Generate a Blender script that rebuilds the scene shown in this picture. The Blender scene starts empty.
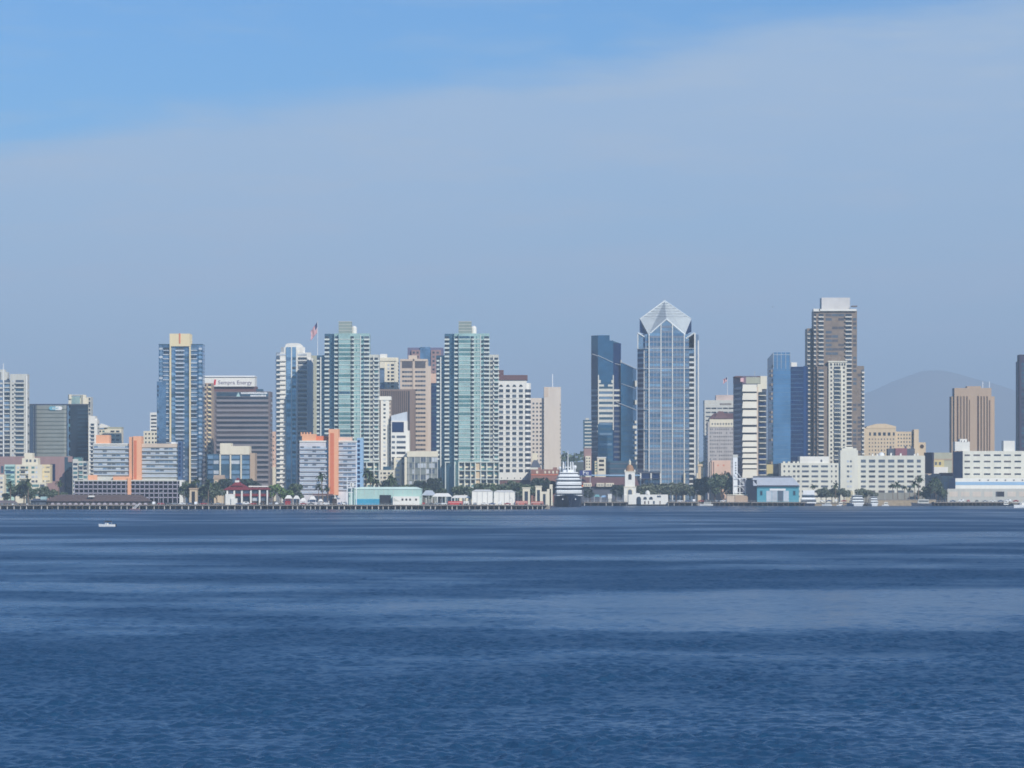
import bpy, math, random
SUN_AZ=31; SUN_EL=30; SUN_E=4.4; SKY_S=.10; SKY_AIR=1.0; SKY_DUST=.3; SKY_OZ=3.0; SKY_TINT=(.36,.75,1.16,1)
HAZE_D=1e-4; HAZE_COL=(.63,.80,.99,1); HAZE_G=-.12
WAVE=.5; WIND_LO=.15; WIND_HI=.9; SLOPE=.27; WBIAS=-.2; LMIN=.7; LMAX=3.8; CALM=.18; SUBK=.8
VEIL_0=.125; VEIL_K=.15; VEIL_A=.85; VEIL_C=(4.3,5.8,7.9,1)
EXPO=0.0; DENOISE=True
from mathutils import Vector, noise
random.seed(11)
F=3333.3; HZ=481.0; CAMZ=18.6; GZ=2.0
sc=bpy.context.scene; C=sc.collection
PI=math.pi
def WX(px,Y): return (px-512)*Y/F
def WZ(py,Y): return CAMZ-(py-HZ)*Y/F

# ---------------------------------------------------------------- materials
def lin(c):
    c/=255.0
    return c/12.92 if c<=0.04045 else ((c+0.055)/1.055)**2.4
def L(r,g,b,k=1.0): return (lin(r)*k,lin(g)*k,lin(b)*k,1)
MATS={}
def mat(name,rgb,rough=0.8,metal=0.0,var=0.12,scale=0.08,streak=False,spec=0.3,bump=0.0):
    if name in MATS: return MATS[name]
    m=bpy.data.materials.new(name); m.use_nodes=True; nt=m.node_tree; N=nt.nodes; K=nt.links
    b=N['Principled BSDF']; b.inputs['Roughness'].default_value=rough; b.inputs['Metallic'].default_value=metal
    b.inputs['Specular IOR Level'].default_value=spec
    geo=N.new('ShaderNodeNewGeometry'); mp=N.new('ShaderNodeMapping')
    mp.inputs['Scale'].default_value=(1,1,0.15 if streak else 1)
    K.new(geo.outputs['Position'],mp.inputs['Vector'])
    nz=N.new('ShaderNodeTexNoise'); nz.inputs['Scale'].default_value=scale*(4 if streak else 1); nz.inputs['Detail'].default_value=5
    nz.inputs['Roughness'].default_value=0.65
    K.new(mp.outputs[0],nz.inputs['Vector'])
    mr=N.new('ShaderNodeMapRange'); mr.inputs['From Min'].default_value=0.3; mr.inputs['From Max'].default_value=0.7
    mr.inputs['To Min'].default_value=1-var; mr.inputs['To Max'].default_value=1+var
    K.new(nz.outputs['Fac'],mr.inputs['Value'])
    oi=N.new('ShaderNodeObjectInfo'); m2=N.new('ShaderNodeMapRange'); m2.inputs['To Min'].default_value=0.95; m2.inputs['To Max'].default_value=1.05
    K.new(oi.outputs['Random'],m2.inputs['Value'])
    mu=N.new('ShaderNodeMath'); mu.operation='MULTIPLY'; K.new(mr.outputs[0],mu.inputs[0]); K.new(m2.outputs[0],mu.inputs[1])
    vm=N.new('ShaderNodeVectorMath'); vm.operation='SCALE'; vm.inputs[0].default_value=rgb[:3]
    K.new(mu.outputs[0],vm.inputs['Scale']); K.new(vm.outputs[0],b.inputs['Base Color'])
    if bump:
        bp=N.new('ShaderNodeBump'); bp.inputs['Strength'].default_value=bump; K.new(nz.outputs['Fac'],bp.inputs['Height']); K.new(bp.outputs[0],b.inputs['Normal'])
    MATS[name]=m; return m
def glass(name,rgb,rough=0.12,metal=0.55,var=0.25,scale=0.12): return mat(name,rgb,rough,metal,var,scale,spec=0.6)

WHITE=mat('white_paint',L(232,230,222),0.7,var=0.06,streak=True)
CREAM=mat('cream_stucco',L(226,218,196),0.85,var=0.07,streak=True)
WARM=mat('warm_cream_stucco',L(228,212,172),0.85,var=0.06,streak=True)
GREYW=mat('pale_grey_concrete',L(200,200,192),0.85,var=0.08,streak=True)
NAVYW=mat('weathered_white_concrete',L(222,220,206),0.85,var=0.08,streak=True)
BEIGE=mat('beige_concrete',L(205,188,170),0.85,var=0.07,streak=True)
PALEB=mat('pale_beige_concrete',L(214,203,190),0.85,var=0.06,streak=True)
TAN=mat('tan_concrete',L(184,162,140),0.85,var=0.06,streak=True)
SAND=mat('sand_stucco',L(214,194,164),0.85,var=0.07,streak=True)
YELL=mat('yellow_stucco',L(208,192,140),0.85,var=0.06,streak=True)
SALM=mat('salmon_stucco',L(234,174,136),0.85,var=0.06,streak=True)
CORAL=mat('coral_stucco',L(218,124,88),0.85,var=0.05,streak=True)
KHAKI=mat('khaki_stucco',L(176,176,156),0.85,var=0.07,streak=True)
BGREY=mat('brown_grey_stone',L(122,112,112),0.75,var=0.1,streak=True)
RIB=mat('brown_rib_stone',L(136,118,108),0.75,var=0.1,streak=True)
MAUVE=mat('mauve_granite',L(156,128,126),0.7,var=0.08,streak=True)
DMAUVE=mat('dark_mauve_roof',L(112,84,84),0.7,var=0.12)
MAROON=mat('maroon_roof_tile',L(132,52,56),0.8,var=0.18,scale=0.6)
BRICK=mat('red_brick',L(148,108,98),0.85,var=0.15,scale=0.4)
BROWN=mat('brown_shingle',L(104,88,84),0.9,var=0.16,scale=0.4)
DBROWN=mat('dark_brown_timber',L(70,58,52),0.9,var=0.2,scale=0.5)
TEALP=mat('teal_paint',L(84,156,174),0.6,var=0.12)
AQUA=mat('pale_aqua_metal',L(176,206,198),0.55,var=0.07,streak=True)
CYAN=mat('sky_blue_paint',L(60,156,190),0.6,var=0.08)
PBLUE=mat('pale_blue_paint',L(150,185,215),0.6,var=0.07)
SLATE=mat('slate_grey_cladding',L(86,92,106),0.6,var=0.12)
DARK=mat('dark_opening',L(38,40,48),0.6,var=0.2)
STEEL=mat('painted_steel',L(190,194,196),0.4,0.2,var=0.08)
WSTEEL=mat('white_steel',L(236,238,238),0.45,var=0.04)
METRF=mat('ribbed_metal_roof',L(214,220,226),0.4,0.3,var=0.08,streak=True)
RED=mat('red_paint',L(196,48,44),0.5,var=0.08)
NAVY=mat('navy_hull_paint',L(22,34,58),0.35,var=0.1)
BLACK=mat('black_rubber',L(26,26,28),0.7)
BRONZE=mat('bronze_dome_tile',L(170,132,100),0.6,var=0.15,scale=0.6)
CONC=mat('quay_concrete',L(150,144,136),0.9,var=0.18,scale=0.15)
ASPH=mat('asphalt',L(66,66,68),0.95,var=0.15,scale=0.3)
LAND=mat('city_ground',L(118,112,102),0.95,var=0.25,scale=0.02)
WOOD=mat('weathered_pile_wood',L(104,94,84),0.9,var=0.25,scale=0.5)
PILEC=mat('concrete_pile',L(196,190,180),0.9,var=0.2,scale=0.5)
CANV=mat('white_canvas',L(236,234,226),0.9,var=0.05,scale=0.5)
STONE=mat('seawall_stone',L(168,152,128),0.95,var=0.25,scale=0.5)
# glass
GDARK=glass('dark_window_glass',L(62,70,84),0.15,0.35)
GMID=glass('grey_window_glass',L(102,110,122),0.2,0.3)
GPALE=glass('pale_curtained_glass',L(196,202,208),0.3,0.1)
GBLUE=glass('blue_curtain_glass',L(106,134,166),0.12,0.5,var=0.35)
GNAVY=glass('navy_curtain_glass',L(34,54,98),0.12,0.4)
GSTEEL=glass('steel_blue_glass',L(132,154,178),0.16,0.45)
GTEAL=glass('teal_curtain_glass',L(62,104,138),0.1,0.55)
GGREEN=glass('sea_green_glass',L(176,202,194),0.22,0.3,var=0.2)
GGREEN2=glass('deep_sea_green_glass',L(112,150,148),0.2,0.4,var=0.25)
GSLATE=glass('slate_teal_glass',L(80,108,128),0.12,0.5)
GSAGE=glass('sage_reflective_glass',L(146,150,144),0.3,0.2,var=0.12)
GBROWN=glass('bronze_tinted_glass',L(104,98,100),0.25,0.35,var=0.22)
GSKY=glass('sky_blue_glass',L(140,170,198),0.14,0.5,var=0.25)
DARKW=[GDARK,GDARK,GDARK,GMID]
MIXW=[GDARK,GDARK,GMID,GPALE]
LEAF=[mat('leaf_dark',L(66,84,60),0.8,var=0.25,scale=0.4),mat('leaf_mid',L(94,110,80),0.8,var=0.25,scale=0.4),mat('leaf_grey',L(108,120,100),0.8,var=0.25,scale=0.4)]
LEAFG=[mat('leaf_ash',L(122,130,112),0.85,var=.25,scale=.4),LEAF[2],mat('leaf_olive',L(98,104,82),0.85,var=.25,scale=.4)]
LEAFB=[mat('leaf_bright',L(104,134,64),0.8,var=0.25,scale=0.4),LEAF[1],mat('leaf_bright_pale',L(124,150,84),0.8,var=0.2,scale=0.4)]
BARK=mat('bark',L(96,82,70),0.95,var=0.2,scale=0.6)
PALMB=mat('palm_trunk_bark',L(124,106,90),0.95,var=0.2,scale=0.8)
FROND=mat('palm_frond',L(70,86,52),0.75,var=0.3,scale=0.6)

# ---------------------------------------------------------------- mesh helpers
def mk(name,verts,faces,mats,parent=None,loc=(0,0,0),fm=None,smooth=False):
    me=bpy.data.meshes.new(name); me.from_pydata(verts,[],faces)
    for m in (mats if isinstance(mats,(list,tuple)) else [mats]): me.materials.append(m)
    if fm: me.polygons.foreach_set('material_index',fm)
    if smooth: me.polygons.foreach_set('use_smooth',[True]*len(faces))
    me.update()
    o=bpy.data.objects.new(name,me); C.objects.link(o); o.location=loc
    if parent: o.parent=parent
    return o
class MB:
    def __init__(s): s.v=[]; s.f=[]; s.m=[]; s.mats=[]
    def mi(s,m):
        if m not in s.mats: s.mats.append(m)
        return s.mats.index(m)
    def add(s,v,f,m):
        n=len(s.v); s.v+= [tuple(p) for p in v]; i=s.mi(m)
        for q in f: s.f.append(tuple(n+k for k in q)); s.m.append(i)
        return s
    def box(s,x0,x1,y0,y1,z0,z1,m):
        return s.add([(x0,y0,z0),(x1,y0,z0),(x1,y1,z0),(x0,y1,z0),(x0,y0,z1),(x1,y0,z1),(x1,y1,z1),(x0,y1,z1)],
          [(0,3,2,1),(4,5,6,7),(0,1,5,4),(1,2,6,5),(2,3,7,6),(3,0,4,7)],m)
    def prism(s,pts,z0,z1,m,top=None):
        n=len(pts); a=sum(pts[i][0]*pts[(i+1)%n][1]-pts[(i+1)%n][0]*pts[i][1] for i in range(n))
        if a<0: pts=pts[::-1]
        tp=top or pts
        if top and a<0: tp=top[::-1]
        v=[(p[0],p[1],z0) for p in pts]+[(p[0],p[1],z1) for p in tp]
        f=[tuple(range(n))[::-1],tuple(range(n,2*n))]+[(i,(i+1)%n,n+(i+1)%n,n+i) for i in range(n)]
        return s.add(v,f,m)
    def tube(s,p0,p1,r0,r1,m,n=6):
        p0=Vector(p0);p1=Vector(p1);d=(p1-p0)
        if d.length<1e-6: return s
        d.normalize(); a=d.cross(Vector((0,0,1)))
        if a.length<1e-3: a=Vector((1,0,0))
        a.normalize(); b=d.cross(a)
        v=[p0+(a*math.cos(2*PI*i/n)+b*math.sin(2*PI*i/n))*r0 for i in range(n)]+[p1+(a*math.cos(2*PI*i/n)+b*math.sin(2*PI*i/n))*r1 for i in range(n)]
        f=[(i,(i+1)%n,n+(i+1)%n,n+i) for i in range(n)]+[tuple(range(n))[::-1],tuple(range(n,2*n))]
        return s.add(v,f,m)
    def lathe(s,cx,cy,prof,m,n=12,sy=1.0):
        v=[];f=[]
        for r,z in prof:
            for i in range(n): v.append((cx+r*math.cos(2*PI*i/n),cy+sy*r*math.sin(2*PI*i/n),z))
        for k in range(len(prof)-1):
            for i in range(n): f.append((k*n+i,k*n+(i+1)%n,(k+1)*n+(i+1)%n,(k+1)*n+i))
        f.append(tuple(range(n))[::-1]); f.append(tuple((len(prof)-1)*n+i for i in range(n)))
        return s.add(v,f,m)
    def gable(s,x0,x1,y0,y1,z0,z1,m,axis='x',hip=0.0):
        if axis=='x':
            ym=(y0+y1)/2
            v=[(x0,y0,z0),(x1,y0,z0),(x1,y1,z0),(x0,y1,z0),(x0+hip,ym,z1),(x1-hip,ym,z1)]
            f=[(0,3,2,1),(0,1,5,4),(2,3,4,5),(0,4,3),(1,2,5)]
        else:
            xm=(x0+x1)/2
            v=[(x0,y0,z0),(x1,y0,z0),(x1,y1,z0),(x0,y1,z0),(xm,y0+hip,z1),(xm,y1-hip,z1)]
            f=[(0,3,2,1),(0,1,4),(1,2,5,4),(2,3,5),(3,0,4,5)]
        return s.add(v,f,m)
    def build(s,name,parent=None,loc=(0,0,0),smooth=False):
        return mk(name,[(a-loc[0],b-loc[1],c-loc[2]) for a,b,c in s.v] if parent is None and loc!=(0,0,0) else s.v,s.f,s.mats,parent,loc if parent is None else (0,0,0),s.m,smooth)

def tag(o,label,cat,group=None,kind=None):
    o['label']=label; o['category']=cat
    if group: o['group']=group
    if kind: o['kind']=kind
    return o
def empty(name,loc,label=None,cat=None,group=None):
    o=bpy.data.objects.new(name,None); C.objects.link(o); o.location=loc; o.empty_display_size=1
    if label: tag(o,label,cat,group)
    return o
def structure(o): o['kind']='structure'; return o
def dup(root,loc,rz=0,sc_=1.0,label=None,group=None):
    r=root.copy(); C.objects.link(r); r.location=loc; r.rotation_euler=(0,0,rz); r.scale=(sc_,)*3
    if label: r['label']=label
    if group: r['group']=group
    for ch in list(root.children):
        c=ch.copy(); C.objects.link(c); c.parent=r
        for g in list(ch.children):
            d=g.copy(); C.objects.link(d); d.parent=c
    return r

# ---------------------------------------------------------------- buildings
class B:
    """A building; coordinates are px,py as surveyed from the shore across the bay at distance Y, turned into metres."""
    def __init__(s,name,label,Y,pc,cat='building',group=None,z0=GZ):
        s.Y=Y; s.z0=z0; s.o=(WX(pc,Y),Y+8.0,z0); s.pc=pc
        s.root=empty(name,s.o,label,cat,group); s.col={}
    def X(s,px,d=0): return WX(px,s.Y+d)-s.o[0]
    def Z(s,py,d=0): return (s.z0 if py is None else WZ(py,s.Y+d))-s.o[2]
    def D(s,d): return s.Y+d-s.o[1]
    def _add(s,part,mb,area=0,one=False,label=None):
        if one:
            o=mb.build(part,s.root)
            if label: o['label']=label
            return o
        s.col.setdefault(part,[]).append((area,mb))
    def cd(s,x0,x1,d0,d1):
        return d0+max(6,min(d1-d0,2.2*s.Y/max(1,abs((x1 if x1<512 else x0)-512)))) if d1-d0>6 and s.Y>1900 else d1
    def box(s,part,m,x0,x1,y0,y1=None,d0=0,d1=20,one=True,label=None):
        d1=s.cd(x0,x1,d0,d1)
        mb=MB().box(s.X(x0,d0),s.X(x1,d0),s.D(d0),s.D(d1),s.Z(y1,d0),s.Z(y0,d0),m)
        return s._add(part,mb,(x1-x0)*((y1 or 500)-y0),one,label)
    def vol(s,part,m,pts,top,bot=None,out=0,label=None,one=True):
        P=[(s.X(p,d),s.D(d)) for p,d in pts]
        if out:
            cx=sum(p[0] for p in P)/len(P); cy=sum(p[1] for p in P)/len(P); Q=[]
            for x,y in P:
                v=Vector((x-cx,y-cy)); l=v.length; v*= (l+out*1.4)/l; Q.append((cx+v.x,cy+v.y))
            P=Q
        return s._add(part,MB().prism(P,s.Z(bot),s.Z(top),m),(abs(pts[-1][0]-pts[0][0]))*3,one,label)
    def win(s,m,x0,x1,y0,y1,d=0,out=0.12,part='window',inn=0.25):
        if isinstance(m,list): m=random.choice(m)
        s.box(part,m,x0,x1,y0,y1,d-out,d+inn,one=False)
    def grid(s,m,cols,rows,d=0,part='window',skip=0.0,out=0.12):
        for a,b in cols:
            for c,e in rows:
                if skip and random.random()<skip: continue
                s.win(m,a,b,c,e,d,out,part)
    def wwin(s,m,a,b,t0,t1,y0,y1,out=0.15,part='window',inn=0.2):
        """window on the wall from footprint corner a to b (px,depth), from fraction t0 to t1"""
        if isinstance(m,list): m=random.choice(m)
        A=Vector((s.X(*a),s.D(a[1]))); Bv=Vector((s.X(*b),s.D(b[1]))); dr=Bv-A
        n=Vector((dr.y,-dr.x)).normalized()
        p=A+dr*t0; q=A+dr*t1
        pts=[p+n*out,q+n*out,q-n*inn,p-n*inn]
        z0,z1=s.Z(y1),s.Z(y0)
        s._add(part,MB().prism([(v.x,v.y) for v in pts],z0,z1,m),abs(b[0]-a[0])*(t1-t0)*(y1-y0))
    def side(s,m,x0,x1,rows,d0,d1,n=None,part='window'):
        """windows on the side wall turned towards the picture's middle"""
        d1=s.cd(x0,x1,d0,d1); n=n or max(1,int((d1-d0)/7)); w=0.55/n
        for r in rows:
            for i in range(n):
                t=(i+0.5)/n
                if (x0+x1)/2>512: a,b=(x0,d1),(x0,d0)
                else: a,b=(x1,d0),(x1,d1)
                A=Vector((s.X(a[0],d0),s.D(a[1]))); Bv=Vector((s.X(b[0],d0),s.D(b[1]))); dr=Bv-A
                nn=Vector((dr.y,-dr.x)).normalized(); p=A+dr*(t-w/2); q=A+dr*(t+w/2)
                mm=random.choice(m) if isinstance(m,list) else m
                s._add(part,MB().prism([(v.x,v.y) for v in (p+nn*.12,q+nn*.12,q-nn*.2,p-nn*.2)],s.Z(r[1]),s.Z(r[0]),mm),0.01)
    def finish(s):
        for part,L_ in s.col.items():
            L_.sort(key=lambda t:-t[0])
            for a,mb in L_[:100]: mb.build(part,s.root)
            if L_[100:]:
                J=MB()
                for a,mb in L_[100:]:
                    n=len(J.v); J.v+=mb.v
                    for q,mi in zip(mb.f,mb.m): J.f.append(tuple(n+k for k in q)); J.m.append(J.mi(mb.mats[mi]))
                o=J.build(part,s.root); o['kind']='stuff'
        return s.root
def rows(y0,y1,p,h): 
    out=[]; y=y0
    while y+h<=y1+1e-6: out.append((y,y+h)); y+=p
    return out
def cols(x0,x1,n,fr):
    w=(x1-x0)/n; return [(x0+i*w+w*(1-fr)/2,x0+i*w+w*(1+fr)/2) for i in range(n)]
def text(body,size,m,parent,loc,ext=0.05,align='LEFT',name='lettering',sx=1.0):
    cu=bpy.data.curves.new(name,'FONT'); cu.body=body; cu.size=size; cu.extrude=ext; cu.align_x=align; cu.offset=0.0
    cu.materials.append(m); cu.resolution_u=3
    t=bpy.data.objects.new(name,cu); C.objects.link(t); dg=bpy.context.evaluated_depsgraph_get()
    me=bpy.data.meshes.new_from_object(t.evaluated_get(dg)); bpy.data.objects.remove(t)
    o=bpy.data.objects.new(name,me); C.objects.link(o)
    for v in me.vertices: v.co=(v.co.x*sx,-v.co.z,v.co.y)
    if not me.materials: me.materials.append(m)
    o.parent=parent; o.location=loc
    return o
# ================================================================ BUILDINGS (left to right)
# --- pale twin-slab apartment tower at the frame's left edge
b=B('apartment_tower','pale grey apartment tower with stacked balconies and roof mast, at the far left edge',2560,10)
b.box('wall',GREYW,-14,10,380.5,None,2,28); b.box('wall',GREYW,10,27.2,374,None,0,24)
b.box('roof_house',GREYW,-3,7.5,372,380.5,6,16); b.box('roof_house',GREYW,0,5,369.5,372,8,14)
b.box('mast',WSTEEL,3.1,3.7,363.5,380,1,1.5); b.box('pier',WSTEEL,3.0,4.0,379,None,1.2,2.4)
R=rows(380,496,4.35,2.5)
for y0,y1 in R:
    b.win([GDARK,GMID,GSTEEL],4.3,9.6,y0,y1,2); b.win([GDARK,GMID,GSTEEL],-12,2.6,y0,y1,2)
    b.win([GDARK,GMID,GSLATE],15.6,23.8,y0,y1,0); b.win(MIXW,12.2,13.7,y0+.3,y1-.5,0)
    b.box('balcony',GREYW,15.2,24.2,y1-.1,y1+1.2,-1.6,-.1,one=False); b.box('balcony',GREYW,4.2,9.8,y1,y1+1.1,.6,1.9,one=False)
b.side(MIXW,10,27.2,R[::2],0,24); b.box('pier',WHITE,25.8,27.3,376,None,-.5,0); b.finish()

# --- office block with pill-shaped sign
b=B('glass_office_block','sage and dark glass office block with a small oval sign at its roofline',2600,58)
b.vol('wall',GNAVY,[(27.5,16),(34.5,.5),(67,.5),(67,40),(27.5,40)],404.5)
b.vol('glass_wing',glass('charcoal_glass',L(36,46,62),.12,.3),[(66.5,3),(70,0),(88.3,2.5),(88.3,40),(66.5,40)],405)
b.vol('curtain_wall',GSAGE,[(33.5,1.5),(37,-.4),(64,-.6),(66.5,.2),(66.5,6),(33.5,6)],405.2)
y=409
while y<500:
    b.vol('floor_band',mat('grey_spandrel',L(104,112,108),0.5),[(33.5,1.2),(37,-.7),(64,-.9),(66.6,.0),(66.6,2),(33.5,2)],y,y+.9,one=False)
    b.box('floor_band',GSLATE,70.2,88,y,y+.5,1,3.5,one=False); y+=3.95
b.box('roof_edge',SLATE,27.5,88.3,403.9,404.8,6,38)
for x in (68.2,): b.box('pier',GSTEEL,67.4,68.6,405.5,None,-.4,2)
for i in range(14): b.win([GGREEN2,GSLATE],68.6,70.2,408+i*7.9,411+i*7.9,.2,.5)
s=empty('oval_sign',(0,0,0)); s.parent=b.root
Zc=b.Z(408.3); w=b.X(62.3)-b.X(49); h=2.9
def pill(x0,x1,z0,z1,side,m,y):
    r=(z1-z0)/2; cz=(z0+z1)/2; pts=[]
    for k in range(9):
        a=PI/2+PI*k/8 if side<0 else -PI/2+PI*k/8
        pts.append(((x0+r if side<0 else x1-r)+r*math.cos(a),cz+r*math.sin(a)))
    pts+= [(x1,z0),(x1,z1)] if side<0 else [(x0,z1),(x0,z0)]
    n=len(pts); v=[(p[0],y,p[1]) for p in pts]+[(p[0],y+.4,p[1]) for p in pts]
    return MB().add(v,[tuple(range(n)),tuple(range(n,2*n))[::-1]]+[(i,n+i,n+(i+1)%n,(i+1)%n) for i in range(n)],m)
xm=b.X(55.8); yS=b.D(-1.5)
pill(b.X(49.2),xm,Zc-h/2,Zc+h/2,-1,mat('sign_teal',L(110,170,190),.4),yS).build('sign_half',s)
pill(xm,b.X(62.4),Zc-h/2,Zc+h/2,1,WSTEEL,yS).build('sign_half',s)
text('es',2.9,WSTEEL,s,(xm-.15,yS-.1,Zc-.75),align='RIGHT'); text('et',2.9,mat('sign_teal',L(110,170,190)),s,(xm+.15,yS-.1,Zc-.75))
b.finish()

# --- cream tower peeking over the office block
b=B('apartment_tower','slim cream tower with curved roof rim, peeking over the dark glass office block',2760,79)
b.box('wall',CREAM,68.5,88.5,398,None,0,20); b.vol('roof_house',CREAM,[(68,0),(69,-1.5),(71.5,-1.5),(72,8),(68,8)],394.5,399)
b.vol('roof_house',CREAM,[(80.5,0),(83,-1.8),(86,-.5),(86.5,10),(80.5,10)],395,None); b.vol('glass_bay',GGREEN,[(71.5,-.2),(75,-1.2),(80,-1.2),(80.5,8),(71.5,8)],396.5)
b.box('roof_rim',GREYW,70,84,394.6,395.6,0,12)
for r in rows(398,500,3.6,2.2): b.win(DARKW,86.9,90.3,r[0],r[1],1); 
b.box('wall',GREYW,86.6,90.8,397,None,1.3,18); b.finish()

b=B('apartment_block','narrow white apartment block stepped at its top, right of the dark glass office block',2580,93)
b.box('wall',WHITE,88.7,97.3,420,None,0,22); b.box('roof_house',WHITE,88.7,95,416,420,0,14); b.box('roof_house',WHITE,95,97,418.5,420,2,10)
b.grid(DARKW,[(90.7,94.2)],rows(423.5,485,3.9,2.3)); b.side(MIXW,88.7,97.3,rows(423.5,470,3.9,1.8),0,22); 
for r in rows(423.5,485,3.9,2.3): b.box('balcony',WHITE,90.3,94.6,r[1],r[1]+.9,-1.2,-.1,one=False)
b.finish()
b=B('apartment_block','cream low apartment block with tilted white roof, above the left salmon hotel',2620,109)
b.box('wall',CREAM,97.2,121.3,429,None,2,24); b.box('wall',KHAKI,104,121.3,427,429,2,20)
v=[(b.X(97.5),b.D(0),b.Z(428)),(b.X(107.5),b.D(0),b.Z(427.5)),(b.X(107.5),b.D(0),b.Z(425.8)),(b.X(101),b.D(0),b.Z(423.5))]
v+=[(a,y+14,z) for a,y,z in v]
MB().add(v,[(0,1,2,3),(7,6,5,4),(0,4,5,1),(1,5,6,2),(2,6,7,3),(3,7,4,0)],WHITE).build('roof',b.root)
b.grid([GDARK,GGREEN2],[(98.5,101),(102.5,104.5),(110.5,114.5),(116,119.5)],rows(430.5,470,4.2,1.7),2); b.finish()

# --- mauve granite office podium
b=B('office_block','mauve granite low office block with recessed dark glazing, below the sage glass block',2540,45)
b.box('wall',MAUVE,-4,64.5,456.5,None,0,40); b.vol('glass_corner',GSLATE,[(64.5,.2),(72,3),(72,38),(64.5,38)],457)
b.win(GNAVY,50,55.2,464,481,0,.2); b.box('spandrel',MAUVE,64.5,72.1,456.4,462,1.5,5); b.win(GDARK,65.8,71.5,471,489,1,.4)
b.win(GSLATE,1,3.5,466,473,0,.2); b.finish()
b=B('condominium','teal and white framed low condominium in front of the dark glass wing',2520,80)
b.box('wall',GREYW,72.3,86,461,None,0,16); b.box('wall',GGREEN2,74,81.5,457.5,461,1,12); 
for i,(x0,x1,yt) in enumerate([(72.6,78,459),(78.6,83,463),(83,87.5,468)]): b.box('bay',GREYW,x0,x1,yt,None,-1.5,0)
b.grid([GGREEN2,GDARK,GSLATE],[(73.2,77.4),(79,82.6),(83.4,87)],rows(463,497,4.3,2.4),-1.5)
for r in rows(463,497,4.3,2.4): b.box('balcony',WHITE,78.6,83.2,r[1],r[1]+.8,-2.8,-1.6,one=False)
b.finish()

# --- cream stepped hotel
b=B('stepped_hotel','cream stepped hotel with twin roof blocks and aqua glazed side, at far left',2480,27)
b.box('wall',CREAM,15.3,42,464.5,None,0,20); b.box('wall',CREAM,22,38,458,464.5,1,16); b.box('roof_house',CREAM,24.5,32.5,453,458,1,13)
b.box('wall',AQUA,4.5,15.3,464.5,None,1,18); b.box('wall',WARM,42,50.2,464.5,483,2,18); b.box('wall',CREAM,30,46,482.5,None,-7,0)
R=rows(466.5,499,4.6,2.5)
for r in R:
    b.win([GGREEN2,GTEAL],5.5,14.3,r[0],r[1],1); b.box('balcony',AQUA,5.3,11,r[1],r[1]+.8,-.6,.9,one=False)
    for x0,x1 in ((17,19.5),(20.6,25),(25.6,28.2),(31.5,34.5),(35.5,37.4)): b.win([GMID,GPALE,GDARK,GGREEN2],x0,x1,r[0],r[1]-.3,0)
    b.box('balcony',CREAM,20.2,28.4,r[1]-.2,r[1]+.7,-1.4,-.1,one=False)
b.grid([GMID,GPALE,YELL],cols(42.4,49.8,4,.6),rows(466.5,482,4.6,1.6),2)
b.grid([GMID,GGREEN2],[(32,39),(40,44.5)],rows(484.5,499,4.6,2.4),-7)
b.grid([GMID],[(26,28),(29.4,31.4),(34,36)],[(459.5,462)],1); b.finish()
b=B('stepped_hotel','plain cream hotel wing cut by the frame\'s left edge, beside the aqua glazed hotel',2470,-2)
b.box('wall',CREAM,-16,4.2,474.5,None,0,16); b.grid([GMID,GPALE],[(-14,-11),(-9,-6),(-4,-1.5),(.2,2.6)],rows(477,499,4.6,2),0); b.finish()

# --- left salmon hotel
def hotel_rows(b,x0,x1,y0,y1,p,d,wall):
    for r in rows(y0,y1,p,2.5):
        b.box('balcony_slab',wall,x0,x1,r[1],r[1]+.55,d-1.3,d-.15,one=False)
        n=max(2,int((x1-x0)/4)); 
        for a,e in cols(x0,x1,n,.9): b.win([GPALE,GPALE,GPALE,GSTEEL,GMID],a,e,r[0],r[1],d)
        b.box('railing',mat('railing_grey',L(170,184,200),.4),x0+.1,x1-.1,r[1]-1.0,r[1],d-1.25,d-1.15,one=False)
b=B('hotel','white banded hotel with a salmon stair tower over a long gridded parking podium',2400,130,cat='hotel')
b.box('wall',GREYW,93,130,444.5,481,2,20); b.box('wall',GREYW,140.5,178,444.5,481,2,20)
b.box('stair_tower',SALM,129,133,436.8,481,0,16); b.box('stair_tower',SALM,133,141.5,436.2,481,-1.5,16)
b.box('recess_stripe',CORAL,133.8,136.6,440.5,479,-1.65,-1.4)
b.box('roof_house',SALM,96,109.5,435,444.5,6,16); b.box('parapet',WHITE,93,130,443.4,444.6,1.5,19); b.box('parapet',BEIGE,140.5,178,443.6,447.4,1.2,18)
hotel_rows(b,93.6,129.4,446,479,4.37,2,GREYW); hotel_rows(b,141.8,177.5,448,479,4.37,2,GREYW)
b.vol('roof_house',WSTEEL,[(169,4),(171,2),(174,2),(176,4),(176,9),(169,9)],442,444)
b.box('stair_tower',mat('blue_stair',L(70,98,134),.6),178,181.6,441,481,0,14); b.grid([GNAVY],[(178.6,180.8)],rows(442.5,478,4.37,3),0)
b.box('parking_podium',GREYW,74,182.5,480,481.2,-4,18); b.box('wall',DARK,75,182,481.2,None,2,17)
for y in (485,489.3,493.6,497.9): b.box('floor_slab',mat('lilac_concrete',L(176,172,186),.8),74,182.5,y-.9,y,-4,17)
for i in range(24): b.box('column',mat('lilac_concrete',L(176,172,186),.8),74+i*4.68,74.6+i*4.68,481.2,None,-4,-3.3,one=False)
b.box('pier',WHITE,179.5,183.2,480,None,-5,16); b.box('pier',SALM,127.5,131,478,None,-4.6,0)
b.box('parapet',SALM,88,97,475,481,0,14); b.box('parapet',SALM,113,130,476.5,480,-3,2)
b.finish()

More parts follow.
